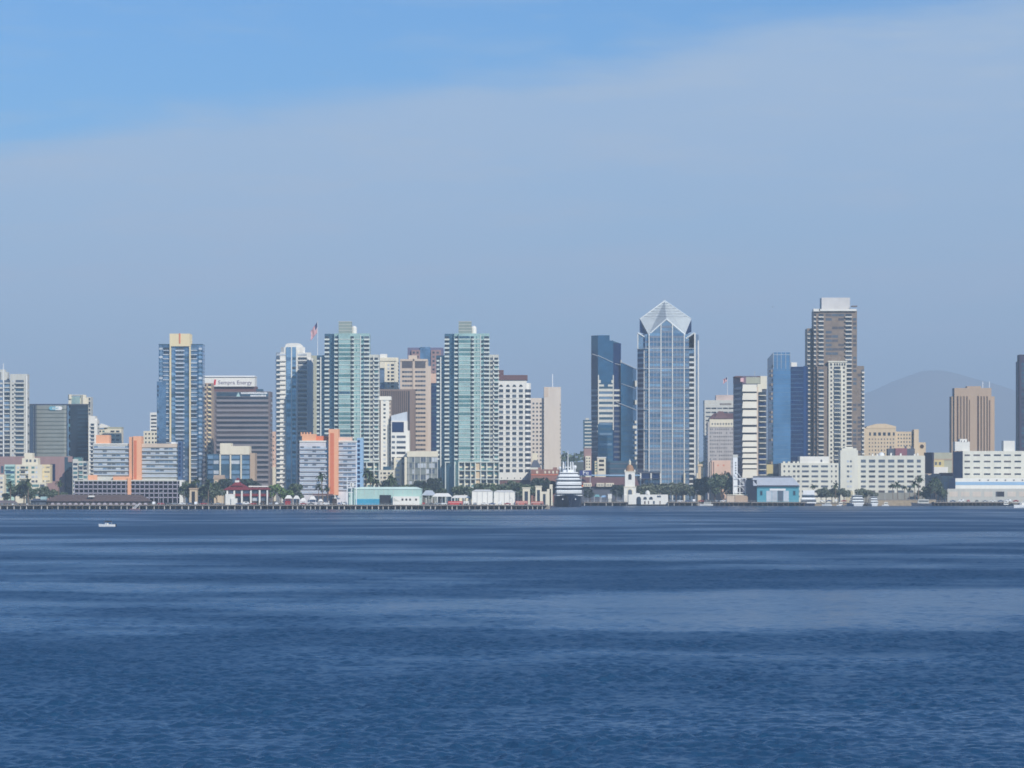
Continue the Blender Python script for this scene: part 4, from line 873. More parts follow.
# --- aqua shed
b=B('dock_shed','big pale aqua metal shed with blue base and dark doorway, on the middle pier',YL+6,387,z0=DZ)
b.box('wall',AQUA,348,421.4,488.6,None,0,26)
v=[(b.X(361),b.D(-.5),b.Z(487)),(b.X(416),b.D(-.5),b.Z(487)),(b.X(422),b.D(-.5),b.Z(489.2)),(b.X(347.6),b.D(-.5),b.Z(489.2))]; v+=[(a,y+27,z) for a,y,z in v]
MB().add(v,[(0,3,2,1),(4,5,6,7),(0,1,5,4),(1,2,6,5),(2,3,7,6),(3,0,4,7)],mat('pale_mint_roof',L(206,228,220),.5)).build('roof',b.root)
b.box('base_panel',CYAN,355.6,379.4,499,None,-.3,0); b.win(DARK,379.6,391,495,504.4,0,.25,part='doorway')
b.box('annex',WHITE,392.8,419.4,496.4,None,-4,0); b.grid([DARK],[(401.6,403.4),(405.4,407.2),(409.2,411),(415.2,417)],[(498.6,500.6)],-4)
MB().add([(b.X(394),b.D(-4.2),b.Z(501)),(b.X(399.6),b.D(-4.2),b.Z(501)),(b.X(394),b.D(-4.2),b.Z(497.8)),(b.X(394),b.D(-4),b.Z(501)),(b.X(399.6),b.D(-4),b.Z(501)),(b.X(394),b.D(-4),b.Z(497.8))],[(0,1,2),(5,4,3),(0,3,4,1),(1,4,5,2),(2,5,3,0)],GREYW).build('stair_panel',b.root)
for i in range(15): b.box('wall_rib',GREYW if i%2 else AQUA,350+i*4.8,350.3+i*4.8,489.4,495,-.15,0,one=False)
b.finish()
b=B('crane_gantry','white stepped loading gantry at the left end of the aqua shed',YL+2,350,cat='gantry',z0=DZ)
m=MB()
for x,y0 in ((346.8,477),(351,482),(356,482)): m.box(b.X(x),b.X(x+.7),b.D(0),b.D(.5),b.Z(None),b.Z(y0),WSTEEL)
m.build('frame',b.root); m=MB()
for x0,x1,y in ((346.8,348.6,478),(346.8,356.6,482.4),(346.8,356.6,487),(346.8,353,492)): m.box(b.X(x0),b.X(x1),b.D(-.1),b.D(.5),b.Z(y+.7),b.Z(y),WSTEEL)
m.tube((b.X(347),b.D(.2),b.Z(487)),(b.X(352),b.D(.2),b.Z(482.5)),.2,.2,WSTEEL,5); m.build('beam',b.root); b.box('cab',CANV,350,354,483.2,486.6,0,3); b.finish()

# --- marquees, canopies
def marquee(label,x0,x1,yt,Y,d=12,m=CANV,gname='marquee',open_=False,group=None,eave=.35):
    b=B(gname,label,Y,(x0+x1)/2,cat=gname,z0=DZ,group=group); ze=b.Z(yt)-(b.Z(yt))*eave
    MB().gable(b.X(x0),b.X(x1),b.D(0),b.D(d),ze,b.Z(yt),m,hip=min(2.5,(x1-x0)*.2)).build('roof',b.root)
    if not open_: MB().box(b.X(x0)+.2,b.X(x1)-.2,b.D(.3),b.D(d-.3),b.Z(None),ze,m).build('wall',b.root)
    n=max(2,int((x1-x0)/5)+1)
    for i in range(n):
        x=b.X(x0)+.15+(b.X(x1)-b.X(x0)-.45)*i/(n-1); MB().box(x,x+.18,b.D(.05),b.D(.28),b.Z(None),ze,STEEL if not open_ else WSTEEL).build('post',b.root)
    return b
marquee('large white marquee on the middle pier, the left and taller one of the pair',471.6,493.2,489.6,YL+6,14,eave=.12)
marquee('large white marquee on the middle pier, the right and slightly lower one of the pair',493.6,515.4,490.2,YL+7,14,eave=.12)
marquee('wide white open canopy on the pier right of the aqua shed',432,452,493.2,YL+12,10,open_=True,gname='canopy',eave=.3)
marquee('pale grey open canopy stretching from the aqua shed\'s right corner',421.6,436,490.4,YL+16,12,METRF,gname='canopy',open_=True,eave=.35)
marquee('low white canopy just left of the two large marquees',451,470.6,495.2,YL+14,8,open_=True,gname='canopy',eave=.3)
for i,(x0,x1,y) in enumerate(((284.6,292.4,495.2),(293,299.6,495.6))): marquee(['white open food tent above a red stall, beside the coral-striped hotel','white open food tent, right one of a pair beside the coral-striped hotel'][i],x0,x1,y,YL+12,5,open_=True,gname='tent',eave=.35)
for i,(x0,x1,y,l) in enumerate(((300,306,498,'small white tent under the left corner of the coral-striped hotel'),(309,316,496.2,'peaked white tent under the middle of the coral-striped hotel\'s left wing'),(333,340,496,'flat white tent right below the coral stripe tower'),(318,323,499,'tiny white tent left of the coral stripe tower\'s foot'))):
    marquee(l,x0,x1,y,YL+13,5,open_=True,gname='tent',eave=.4)
def stall(label,x0,x1,y0,Y,m,cat='stall'):
    b=B('stall',label,Y,(x0+x1)/2,cat=cat,z0=DZ); b.box('counter',m,x0,x1,y0+1.6,None,0,2.2); b.box('awning',m,x0-.3,x1+.3,y0,y0+.5,-.8,2.4)
    for x in (x0,x1-.25): b.box('post',STEEL,x,x+.25,y0+.5,y0+1.6,-.6,-.4)
    b.finish()
stall('red food stall under the left white food tent',285,290.6,499,YL+9,mat('dark_red_paint',L(150,40,48),.6))
stall('brown kiosk stall at the foot of the coral stripe tower',332.4,336.6,496.8,YL+8,DBROWN)
def trailer(label,x0,x1,y0,Y,m):
    b=B('trailer',label,Y,(x0+x1)/2,cat='trailer',z0=DZ); b.box('body',m,x0,x1,y0,504.6,0,2.6); b.box('stripe',WHITE,x0+.3,x1-.3,y0+.9,y0+1.2,-.08,0)
    for x in (x0+1.2,x1-2.6,x1-1.4): b._add('wheel',MB().tube((b.X(x),b.D(-.05),.45),(b.X(x),b.D(.3),.45),.45,.45,BLACK,10),one=True)
    b.finish()
trailer('long red trailer parked on the pier left of the two large marquees',448,462.6,501.2,YL+4,RED)
trailer('red trailer with white stripe parked below the cream arcade',515.6,527.6,501,YL+5,mat('orange_red_paint',L(188,106,92),.5))
trailer('second red trailer at the right end of the middle pier, nearest the cruise ship',531,543.4,501.4,YL+5,mat('orange_red_paint',L(188,106,92),.5))
trailer('short white and pink trailer at the left foot of the white marquee pair',463.6,469,501.2,YL+4,WHITE)
b=B('arcade','cream mission-style arcade in three pieces beside the cruise ship',YL+60,538,cat='arcade')
for x0,x1,y in ((522.6,530,488),(535.6,541.6,486.4),(541.6,547,491.6),(547,551,489),(549.6,552.6,484.4)):
    b.box('wall',CREAM,x0,x1,y,None,0,6)
for x0,x1,y in ((524.6,528,491.4),(537,540,490),(543,545.6,494)): b.box('archway',GDARK,x0,x1,y,None,-.1,.2)
b.box('cap',CREAM,522,530.6,487.4,488.4,-.4,6.4); b.box('cap',CREAM,535,542.2,485.8,486.8,-.4,6.4); b.finish()

# --- station-like building behind the ship
b=B('station_building','long low building with brown tiled roof and cream dormers, behind the dark pier',2600,602)
MB().gable(b.X(576),b.X(640),b.D(-1),b.D(22),b.Z(486.4),b.Z(477),DMAUVE,hip=3).build('roof',b.root); b.box('wall',SLATE,577,639,486.4,None,1,20); b.box('fascia',PBLUE,584,640,474.6,475.8,14,15)
for x0,x1 in ((583.4,591.6),(596.6,604.4),(605.6,614)):
    b.box('dormer',CREAM,x0,x1,483,486.6,-2.4,2); 
    for a,e in cols(x0+.6,x1-.6,4,.45): b.win(GMID,a,e,484,486,-2.4)
b.finish()
b=B('rail_sign','dark blue rooftop sign with white letters Fe, beside the cruise ship',2598,586,cat='sign',z0=8)
b.box('board',mat('sign_navy',L(48,58,120),.6),579.6,591.6,470.4,475.4,0,.4); b.box('post',STEEL,581,581.5,475.4,None,.1,.4); b.box('post',STEEL,590,590.5,475.4,None,.1,.4)
text('Fe',4.6,WSTEEL,b.root,(b.X(582.6),b.D(-.15),b.Z(474.6)),sx=1.15); b.finish()
for i,(x0,x1,y,l) in enumerate(((594,600.4,494.6,'teal open canopy on the dark pier, the left of two'),(600.8,607,495.4,'pale blue open canopy on the dark pier, the right of two'))):
    marquee(l,x0,x1,y,YR+2,6,mat('aqua_canvas',L(120,176,180)) if i==0 else PBLUE,gname='canopy',open_=True,eave=.3)
b=B('kiosk','small square white kiosk on the dark pier',YR-2,610,z0=DZ); b.box('wall',WHITE,608,611.8,494.4,498.6,0,2.4); b.box('base',GREYW,608.4,611.4,498.6,None,.2,2.2); b.box('roof',WSTEEL,607.7,612.1,494,494.5,-.3,2.7); b.finish()
# --- white domed tower and mission hall
b=B('domed_tower','white mission tower with bronze dome and lantern, right of the dark pier',YR+26,630,cat='tower')
b.box('wall',WHITE,624,636,487,None,0,8.4); b.vol('wall',WHITE,[(622.4,1),(624,-.8),(637,-.8),(638.6,1),(638.6,9),(622.4,9)],495); b.box('belfry',WHITE,625,635,471.4,487,.6,7.6)
for x in (624.6,634.2): b.box('pinnacle',WHITE,x,x+1.2,469.6,472.4,.4,1.4)
b.box('cornice',CREAM,624.4,635.6,471,471.8,.2,8); b.box('cornice',CREAM,623.6,636.6,486.6,487.4,-.4,8.8)
cx,cy=b.X(630),b.D(4.1)
MB().lathe(cx,cy,[(3.1,b.Z(471)),(3.0,b.Z(469)),(2.5,b.Z(466.8)),(1.6,b.Z(465.2)),(.9,b.Z(464.6))],BRONZE,14).build('dome',b.root)
MB().lathe(cx,cy,[(.9,b.Z(464.6)),(.8,b.Z(462)),(.95,b.Z(461.8)),(.3,b.Z(460)),(.05,b.Z(458.8))],CREAM,10).build('lantern',b.root)
def arch(b,x0,x1,yb,yt,d,m,part):
    xc=(b.X(x0)+b.X(x1))/2; r=(b.X(x1)-b.X(x0))/2; zs=b.Z(yt)-r
    pts=[(xc-r,b.Z(yb)),(xc+r,b.Z(yb))]+[(xc+r*math.cos(PI*k/8),zs+r*math.sin(PI*k/8)) for k in range(9)]
    n=len(pts); v=[(x,b.D(d),z) for x,z in pts]+[(x,b.D(d)+.25,z) for x,z in pts]
    MB().add(v,[tuple(range(n)),tuple(range(n,2*n))[::-1]]+[(i,n+i,n+(i+1)%n,(i+1)%n) for i in range(n)],m).build(part,b.root)
arch(b,628.4,631.6,479.6,474,.45,GDARK,'arched_opening'); arch(b,626.8,633.2,494.6,488,-.15,CREAM,'arch_surround'); arch(b,628,632,494.6,489.4,-.3,GMID,'arched_window')
b.finish()
b=B('mission_hall','low white mission-style hall with arched openings and a rounded gable, at the water\'s edge',YR+3,648,z0=1)
b.box('wall',WHITE,628.4,668,494.6,None,0,14); b.box('parapet',WHITE,636,640,493.2,494.6,0,2); MB().lathe(b.X(647.6),b.D(1.5),[(1.9,b.Z(494.6)),(1.8,b.Z(492.6)),(1.2,b.Z(491)),(.3,b.Z(490.4))],WHITE,12).build('gable_drum',b.root)
arch(b,636.4,641,504.4,496.6,-.15,GDARK,'archway')
for x0,x1 in ((643.4,646.8),(649.2,652.8)): arch(b,x0,x1,499.6,496.8,-.12,GDARK,'arched_window')
b.grid([GMID],[(657,661)],[(495.6,497.4)]); b.grid([BROWN,GMID],[(644.2,645.6),(648,649),(653,654.8),(659.6,660.6)],[(501,504)]); b.finish()
b=B('lattice_tower','white steel lattice mooring tower with a tall panelled mast',YR+8,739,cat='tower')
b.box('mast',WSTEEL,733,737.6,457,494,1,4); b.box('cap',GREYW,732.6,738,454.6,457.4,.8,4.2)
b.grid([GDARK],[(735.2,736.2)],rows(462,476,2.6,1.4),1)
m=MB(); P_=lambda x,y,d=0:(b.X(x),b.D(d),b.Z(y))
for d in (0,4):
    for x in (733.4,740,746): m.tube(P_(x,478 if x>738 else 474,d),P_(x,497,d),.28,.28,WSTEEL,5)
m.build('post',b.root); m=MB()
for d in (0,4):
    for y in (478.6,485.6,492.6): m.tube(P_(733.4,y,d),P_(746,y,d),.26,.26,WSTEEL,5)
m.build('beam',b.root); m=MB()
m.tube(P_(733.6,473.4),P_(745,486),.24,.24,WSTEEL,5); m.tube(P_(734,492),P_(740,485.6),.2,.2,WSTEEL,5); m.tube(P_(740,485.6),P_(746,492),.2,.2,WSTEEL,5); m.tube(P_(740,478.6),P_(746,485.6),.2,.2,WSTEEL,5)
m.tube(P_(737.6,473),P_(743,480),.22,.22,WSTEEL,5); m.build('brace',b.root); b.box('base',GREYW,734,746,494,None,0,4); b.box('machinery',SLATE,738,743,480.4,484.6,.5,3); b.finish()
b=B('yard_wall','tan yard wall and store beside the teal ferry building',YR+4,740,cat='wall'); b.box('wall',TAN,735,753,495,None,0,8); b.box('wall',BEIGE,727,735,495.4,None,.5,8); b.box('coping',CREAM,727,753,494.6,495.2,-.2,8.2); b.finish()
b=B('ferry_building','teal waterfront ferry building with ribbed pale roof and glazed doors',YR-6,778,z0=DZ)
b.box('wall',TEALP,757,799,485.6,None,0,18); b.vol('wall',SLATE,[(746,12),(756.8,.2),(756.8,20),(746,20)],480)
v=MB(); v.prism([(b.X(753.4),b.D(-1)),(b.X(800.4),b.D(-1)),(b.X(800.4),b.D(20)),(b.X(753.4),b.D(20))],b.Z(485.8),b.Z(477.6),METRF,top=[(b.X(753.4),b.D(7)),(b.X(794),b.D(7)),(b.X(794),b.D(18)),(b.X(753.4),b.D(18))]); v.build('roof',b.root)
b.box('roof_ridge',SLATE,753.8,792,476,477.8,8,17); b.box('eave',SLATE,757,799,485.2,486.4,-1.3,-.9)
b.box('beam',mat('deep_teal_paint',L(48,120,140)),757.4,798.6,487,488.2,-.3,0)
for a,e in cols(766.2,789,4,.94): b.win([GPALE,GMID],a,e,490.8,501.6,0,.12,part='glazed_door')
b.box('fascia_sign',WSTEEL,769.6,785.6,488.6,490.6,-.5,-.3)
for x in (760.4,793.4): b.box('window_frame',mat('deep_teal_paint',L(48,120,140)),x-.4,x+2.2,490.6,495.6,-.12,0); b.win(GDARK,x,x+1.8,491.2,495,0,.2)
b.finish()

# ================================================================ BOATS
def hull_mesh(L_,Bm,H,m,bow=1.0,n=11,transom=.75,deckm=None):
    """hull along +X, bow at +X; waterline at z=0"""
    mb=MB(); V=[];Fc=[]; k=7
    for i in range(n):
        t=i/(n-1); x=-L_/2+L_*t
        w=Bm/2*(transom+(1-transom)*min(1,t*2.5))*(1-max(0,(t-.45)/.55)**2.2*.97)
        sheer=H*(1+.35*max(0,t-.4)**1.5*bow*2); xr=x+max(0,t-.8)*L_*.12
        for j in range(k):
            a=j/(k-1)*2-1
            z=-.35+(sheer+.35)*abs(a)**1.6 if abs(a)>.01 else -.35
            V.append((x if abs(a)<.99 else xr,w*math.copysign(abs(a)**.55,a),z))
    for i in range(n-1):
        for j in range(k-1): Fc.append((i*k+j,i*k+j+1,(i+1)*k+j+1,(i+1)*k+j))
    mb.add(V,Fc,m)
    Dv=[]; 
    for i in range(n): Dv+= [V[i*k],V[i*k+k-1]]
    Dv=[(x,y*.97,z-.08) for x,y,z in Dv]
    mb.add(Dv,[(2*i,2*i+2,2*i+3,2*i+1) for i in range(n-1)],deckm or m)
    mb.add([V[j] for j in range(k)],[tuple(range(k))],m)
    return mb
# motorboat out on the bay
Yb=1352
r=empty('motorboat',(WX(107,Yb),Yb,0),'small white motorboat with dark canopy, alone on open water at left','motorboat'); r.rotation_euler=(0,0,PI+.22)
hull_mesh(6.6,2.5,.95,WSTEEL).build('hull',r)
m=MB(); m.box(-1.6,1.0,-.85,.85,.75,1.0,CANV); m.build('deck',r)
m=MB(); m.prism([(.3,-.9),(1.2,-.7),(1.2,.7),(.3,.9)],.95,1.6,GPALE,top=[(.2,-.8),(.7,-.6),(.7,.6),(.2,.8)]); m.build('windscreen',r)
m=MB(); m.prism([(-1.9,-1),(1.0,-1),(1.0,1),(-1.9,1)],2.0,2.42,BLACK,top=[(-1.6,-.8),(.8,-.8),(.8,.8),(-1.6,.8)]); m.build('canopy',r)
for x in (-1.8,.9):
    for y in (-.9,.9): MB().tube((x,y,.9),(x,y,2.3),.04,.04,STEEL,5).build('canopy_post',r)
MB().box(-3.75,-3.2,-.25,.25,-.2,1.2,BLACK).build('outboard_motor',r)
for x,y in ((-.6,-.35),(-.5,.4)): MB().box(x,x+.5,y-.22,y+.22,.95,1.5,WHITE).build('seat',r)
# speedboat at right edge
Yb=2300
r=empty('speedboat',(WX(1022.5,Yb),Yb,0),'white speedboat throwing up foam, cut by the frame\'s right edge','speedboat'); r.rotation_euler=(0,.05,PI+.35)
hull_mesh(13,4.0,2.0,WSTEEL).build('hull',r); MB().prism([(-3,-1.5),(3,-1.3),(3,1.3),(-3,1.5)],1.8,3.6,WHITE,top=[(-2.8,-1.3),(1.6,-1.1),(1.6,1.1),(-2.8,1.3)]).build('cabin',r)
MB().prism([(1,-1.36),(3.1,-1.2),(3.1,1.2),(1,1.36)],2.5,3.3,GDARK,top=[(1,-1.25),(2.2,-1.1),(2.2,1.1),(1,1.25)]).build('window',r)
MB().tube((-1,0,3.6),(-1.2,0,6.2),.08,.05,STEEL,5).build('aerial',r); MB().tube((-1.8,-1.2,3.6),(-2.2,0,5),.08,.08,WSTEEL,5).build('radar_arch',r)
FOAM=mat('foam',L(240,244,246),.9,var=.05,scale=.8)
m=MB(); rn=random.Random(5)
for i in range(260):
    t=rn.random()**1.4; x=5.5-t*26; w=.8+t*2.4; y=rn.uniform(-w,w)*1.3; s_=rn.uniform(.15,.5)*(1-t*.5); z=rn.random()**2*(1.5*(1-t))
    m.add([(x-s_*1.5,y-s_,z),(x+s_*1.5,y-s_*.6,z),(x,y+s_,z+.1),(x,y,z+s_*.9)],[(0,1,3),(1,2,3),(2,0,3),(0,2,1)],FOAM)
w=m.build('wake_foam',r); w['kind']='stuff'
# cruise ship (bow towards us)
Ys=2385
b=B('cruise_ship','navy-hulled white cruise ship berthed bow-on beside the middle pier',Ys,569,cat='cruise ship',z0=0)
H=MB(); k=[]
secs=[(0,.6,8.9,.05),(5,3.2,8.6,.9),(12,6.6,8.2,3.6),(24,9.4,7.9,7.2),(40,9.9,7.8,9.6),(92,9.9,7.8,9.8),(100,9.0,7.8,8.6)]
V=[];Fc=[]
for d,wt,h,ww in secs: V+= [(-wt,b.D(d),h),(-(wt*.45+ww*.55),b.D(d+1),3.8),(-ww,b.D(d+2),-.6),(ww,b.D(d+2),-.6),((wt*.45+ww*.55),b.D(d+1),3.8),(wt,b.D(d),h)]
for i in range(len(secs)-1):
    for j in range(5): Fc.append((i*6+j,i*6+j+1,(i+1)*6+j+1,(i+1)*6+j))
    Fc.append((i*6+5,i*6,(i+1)*6,(i+1)*6+5))
Fc+= [tuple(range(6))[::-1],tuple(range((len(secs)-1)*6,len(secs)*6))]
cxs=b.X(569.2)
MB().add([(x+cxs,y,z) for x,y,z in V],Fc,NAVY).build('hull',b.root)
MB().box(cxs-9.9,cxs+9.9,b.D(26),b.D(98),7.9,8.5,WSTEEL).build('deck_edge',b.root)
def tier(y0,y1,hw,d0,d1,wy0,wy1,part='deck'):
    z0,z1=b.Z(y1),b.Z(y0)
    P=[(cxs-hw,b.D(d0+1.6)),(cxs-hw*.93,b.D(d0+.3)),(cxs,b.D(d0)),(cxs+hw*.93,b.D(d0+.3)),(cxs+hw,b.D(d0+1.6)),(cxs+hw,b.D(d1)),(cxs-hw,b.D(d1))]
    o=MB().prism(P,z0,z1,WSTEEL).build(part,b.root)
    Q=[(cxs+(x-cxs)*1.012,y-(.12 if y<b.D(d0+6) else 0)) for x,y in P]
    MB().prism(Q,b.Z(wy1),b.Z(wy0),GDARK).build('window_band',o)
Zof=b.Z
tier(491.6,495.8,9.3,12,94,493.4,494.9); tier(487.4,491.6,9.3,12.6,94,488.2,490); tier(483.2,487.4,9.2,13.2,94,484.9,486.2); tier(479.2,483.2,8.8,14.5,92,480,481.6)
for y,hw,d in ((491.4,9.5,12.2),(487.2,10,12.8),(483,9.4,13.6),(479,9.1,14.8)):
    MB().prism([(cxs-hw,b.D(d+1)),(cxs-hw*.95,b.D(d-.4)),(cxs+hw*.95,b.D(d-.4)),(cxs+hw,b.D(d+1)),(cxs+hw,b.D(94)),(cxs-hw,b.D(94))],b.Z(y+.45),b.Z(y),WSTEEL).build('bridge_wing',b.root)
tier(475.2,479.2,7.9,18,84,476.6,477.9); tier(472,475.2,6.8,22,74,473,474)
for x in (563.8,566,571.8,574.2): MB().tube((b.X(x),b.D(38),b.Z(473)),(b.X(x+(569-x)*.08),b.D(40),b.Z(461.6)),.62,.4,WSTEEL,8).build('mast_post',b.root)
MB().tube((b.X(568.8),b.D(36),b.Z(473)),(b.X(568.8),b.D(37),b.Z(450)),.55,.16,WSTEEL,7).build('mast',b.root); MB().box(b.X(565.6),b.X(572),b.D(35.6),b.D(36.4),b.Z(467.4),b.Z(466.6),WSTEEL).build('yard_arm',b.root); MB().box(b.X(564),b.X(574.2),b.D(37),b.D(39),b.Z(472),b.Z(469.6),WSTEEL).build('radar_platform',b.root)
MB().lathe(b.X(576),b.D(42),[(.3,b.Z(473)),(.5,b.Z(469)),(1.0,b.Z(468.4)),(1.35,b.Z(466.8)),(1.0,b.Z(465.4)),(.2,b.Z(464.8))],WSTEEL,12).build('radome',b.root); MB().lathe(b.X(561),b.D(42),[(.3,b.Z(473)),(.5,b.Z(470)),(.9,b.Z(469.2)),(1.1,b.Z(467.8)),(.8,b.Z(466.6)),(.1,b.Z(466.2))],WSTEEL,12).build('radome',b.root)
for s_ in (-1,1): MB().tube((cxs+s_*4.6,b.D(3.2),5.6),(cxs+s_*4.6,b.D(5),5.2),.5,.5,STEEL,8).build('anchor',b.root)
for s_ in (-1,1):
    for i in range(3): MB().lathe(cxs+s_*9.9,b.D(42+i*14),[(.1,b.Z(487)),(.9,b.Z(487)),(1.1,b.Z(486)),(.9,b.Z(485.2)),(.1,b.Z(485))],mat('lifeboat_orange',L(226,120,50),.5),8,sy=3.0).build('lifeboat',b.root)
b.finish()
# end-on excursion yachts and the ferry
def yacht(label,x0,x1,yt,Y,decks=3,hullm=WSTEEL,d=24,name='yacht',cat='yacht'):
    b=B(name,label,Y,(x0+x1)/2,cat=cat,z0=0); c=(b.X(x0)+b.X(x1))/2; hw=(b.X(x1)-b.X(x0))/2; top=b.Z(yt); h0=1.7
    V=[];Fc=[]; S=[(0,.75,2.0),(3,.9,1.9),(9,1,1.7),(d,1,1.6)]
    for dd,w,h in S: V+= [(c-hw*w,b.D(dd),h),(c-hw*w*.8,b.D(dd+.5),-.4),(c+hw*w*.8,b.D(dd+.5),-.4),(c+hw*w,b.D(dd),h)]
    for i in range(3):
        for j in range(3): Fc.append((i*4+j,i*4+j+1,(i+1)*4+j+1,(i+1)*4+j))
        Fc.append((i*4+3,i*4,i*4+4,i*4+7))
    Fc+= [(3,2,1,0),(12,13,14,15)]
    MB().add(V,Fc,hullm).build('hull',b.root); hh=(top-h0)/decks
    for i in range(decks):
        w=hw*(.93-.1*i); z0=h0+hh*i; 
        o=MB().box(c-w,c+w,b.D(1.5+i*1.4),b.D(d-2-i*3),z0,z0+hh*.93,WSTEEL).build('deck',b.root)
        MB().box(c-w-.05,c+w+.05,b.D(1.4+i*1.4),b.D(d-1.9-i*3),z0+hh*.4,z0+hh*.72,GDARK).build('window_band',o)
        MB().box(c-w-.3,c+w+.3,b.D(.6+i*1.4),b.D(d-1.5-i*3),z0+hh*.93,z0+hh,WSTEEL).build('deck_roof',b.root)
    MB().tube((c,b.D(6),top),(c,b.D(6),top+2.6),.12,.06,STEEL,5).build('mast',b.root); b.finish()
yacht('white excursion yacht moored end-on, the wider left one of two before the long white block',851.8,864.8,495.4,YR-26,3)
yacht('white excursion yacht moored end-on, the narrower right one of two before the long white block',870.6,878.8,496.6,YR-24,3)
yacht('white ferry moored right of the teal ferry building, dark hull hidden by pilings',801,816.8,490.4,YR-10,3,hullm=NAVY,d=9,name='ferry',cat='ferry')
def moored(label,x0,x1,yt,Y,hm,cm,name='moored_boat'):
    L_=WX(x1,Y)-WX(x0,Y); r=empty(name,(WX((x0+x1)/2,Y),Y,0),label,'boat'); r.rotation_euler=(0,0,PI)
    H_=min(1.9,L_*.13); T=WZ(yt,Y)
    hull_mesh(L_,min(5,L_*.3),H_,hm).build('hull',r); w=min(5,L_*.3)*.36
    MB().prism([(-L_*.36,-w),(L_*.22,-w),(L_*.22,w),(-L_*.36,w)],H_*.9,H_+(T-H_)*.6,cm,top=[(-L_*.35,-w*.9),(L_*.17,-w*.9),(L_*.17,w*.9),(-L_*.35,w*.9)]).build('cabin',r)
    MB().box(-L_*.33,L_*.15,-w-.06,w+.06,H_+(T-H_)*.25,H_+(T-H_)*.42,GDARK).build('window_band',r)
    MB().tube((0,0,H_+(T-H_)*.6),(0,0,T+1),.08,.05,STEEL,5).build('mast',r)
moored('grey workboat with a row of dark windows, moored by the tan seawall',911.4,931.6,496.6,YR-14,SLATE,GREYW)
moored('small white cabin cruiser moored below the grey-green trees left of the two yachts',836.6,843.4,500.4,YR-8,WSTEEL,WHITE)
moored('small white boat moored between the two excursion yachts and the seawall palms',882,889,500.2,YR-8,WSTEEL,WHITE)
moored('tiny white launch moored just left of the wider excursion yacht',845.2,850.4,501.6,YR-9,WSTEEL,GREYW)
moored('low white barge moored alongside the pier right of the mission hall',699.6,713,500.6,YR-8,WHITE,GREYW)
moored('small dark-hulled boat moored at the right end of the low dark pier',1001,1009.6,500.4,YR-14,NAVY,WHITE)
moored('small white boat with blue cabin stripe, moored just right of the ferry',822,832,501.4,YR-8,WSTEEL,STEEL)

# ================================================================ CARS
def make_car(paint,kind):
    r=empty('parked_car',(0,0,DZ)); Ln=4.6; 
    prof=[(-2.3,.35),(-2.3,.85),(-2.1,.98),(-1.3,1.02) if kind!='van' else (-2.2,1.9),(-.8,1.42) if kind!='van' else (-2.1,2.0),(.5,1.42) if kind!='van' else (.9,2.0),(1.15,1.0) if kind!='van' else (1.5,1.15),(2.1,.86),(2.3,.7),(2.3,.35)]
    n=len(prof); v=[(x,-.88,z) for x,z in prof]+[(x,.88,z) for x,z in prof]
    MB().add(v,[tuple(range(n)),tuple(range(n,2*n))[::-1]]+[(i,n+i,n+(i+1)%n,(i+1)%n) for i in range(n)],paint).build('body',r)
    z0,z1=(1.04,1.36) if kind!='van' else (1.25,1.8)
    for s_ in (-1,1): MB().prism([(-1.1,s_*.9),(.85,s_*.9),(.85,s_*.86),(-1.1,s_*.86)],z0,z1,GDARK,top=[(-.8,s_*.9),(.45,s_*.9),(.45,s_*.86),(-.8,s_*.86)]).build('window',r)
    for x in (-1.4,1.4):
        for s_ in (-1,1): MB().tube((x,s_*.72,.33),(x,s_*.93,.33),.33,.33,BLACK,10).build('wheel',r)
    for s_ in (-1,1): MB().box(2.26,2.33,s_*.62-.18,s_*.62+.18,.62,.76,GPALE).build('headlight',r)
    return r
PC=[('white',WSTEEL,'car'),('silver',mat('silver_car_paint',L(170,174,178),.35,.5),'car'),('dark grey',mat('dark_car_paint',L(62,66,72),.35,.3),'car'),('red',mat('red_car_paint',L(160,36,38),.35),'car'),('white',WSTEEL,'van'),('blue',mat('blue_car_paint',L(58,84,130),.35,.2),'car')]
protos={}
ORD=['leftmost','second from left','third from left','fourth from left','fifth from left','sixth from left','seventh from left','eighth from left','ninth from left','tenth from left','eleventh from left']
def ordl(i,n): return 'rightmost' if i==n-1 else ORD[i]
def car_row(xs,Y,where,group):
    rn=random.Random(int(xs[0]*7)); n=len(xs)
    for i,x in enumerate(xs):
        c=PC[(i*5+int(xs[0]))%6]; 
        key=(c[0],c[2]); lab=f'{c[0]} {c[2]} parked {where}, {ordl(i,n)} of {n}' if n>1 else f'{c[0]} {c[2]} parked {where}'
        loc=(WX(x,Y),Y+rn.uniform(-1,1.5),DZ); rz=rn.choice([0,PI])+rn.uniform(-.1,.1)
        if rn.random()<.35: rz+=PI/2
        if key not in protos:
            p=protos[key]=make_car(c[1],c[2]); p.location=loc; p.rotation_euler=(0,0,rz); tag(p,lab,c[2],group)
        else:
            d=dup(protos[key],loc,rz,label=lab,group=group); d['category']=c[2]
G='cars parked along the waterfront'
car_row([154,161,167.5,174,182,189.6,196,203.5,211,218],YL+6,'on the pier beside the teal kiosk',G)
car_row([239,246.5,253,261,270.6,277],YL+4,'in front of the red-roofed restaurant',G)
car_row([303.6,311,318.6,326,339,344.6],YL+9,'in front of the coral-striped hotel',G)
car_row([423.6,431,437.6,443.4],YL+6,'right of the aqua shed',G)
car_row([475,484,492,500,507.6],YL+3,'in front of the white marquees',G)
car_row([614,620],YR+4,'left of the domed white tower',G)
car_row([673,680,687.6,694,701,709,716.4,723],YR+5,'on the quay below the gabled tower',G)
car_row([822,829,836,844],YR+14,'on the quay beside the ferry',G)
car_row([953,961,968.4,977,985,993,1000.6,1008,1016],YR+6,'in front of the right warehouse',G)

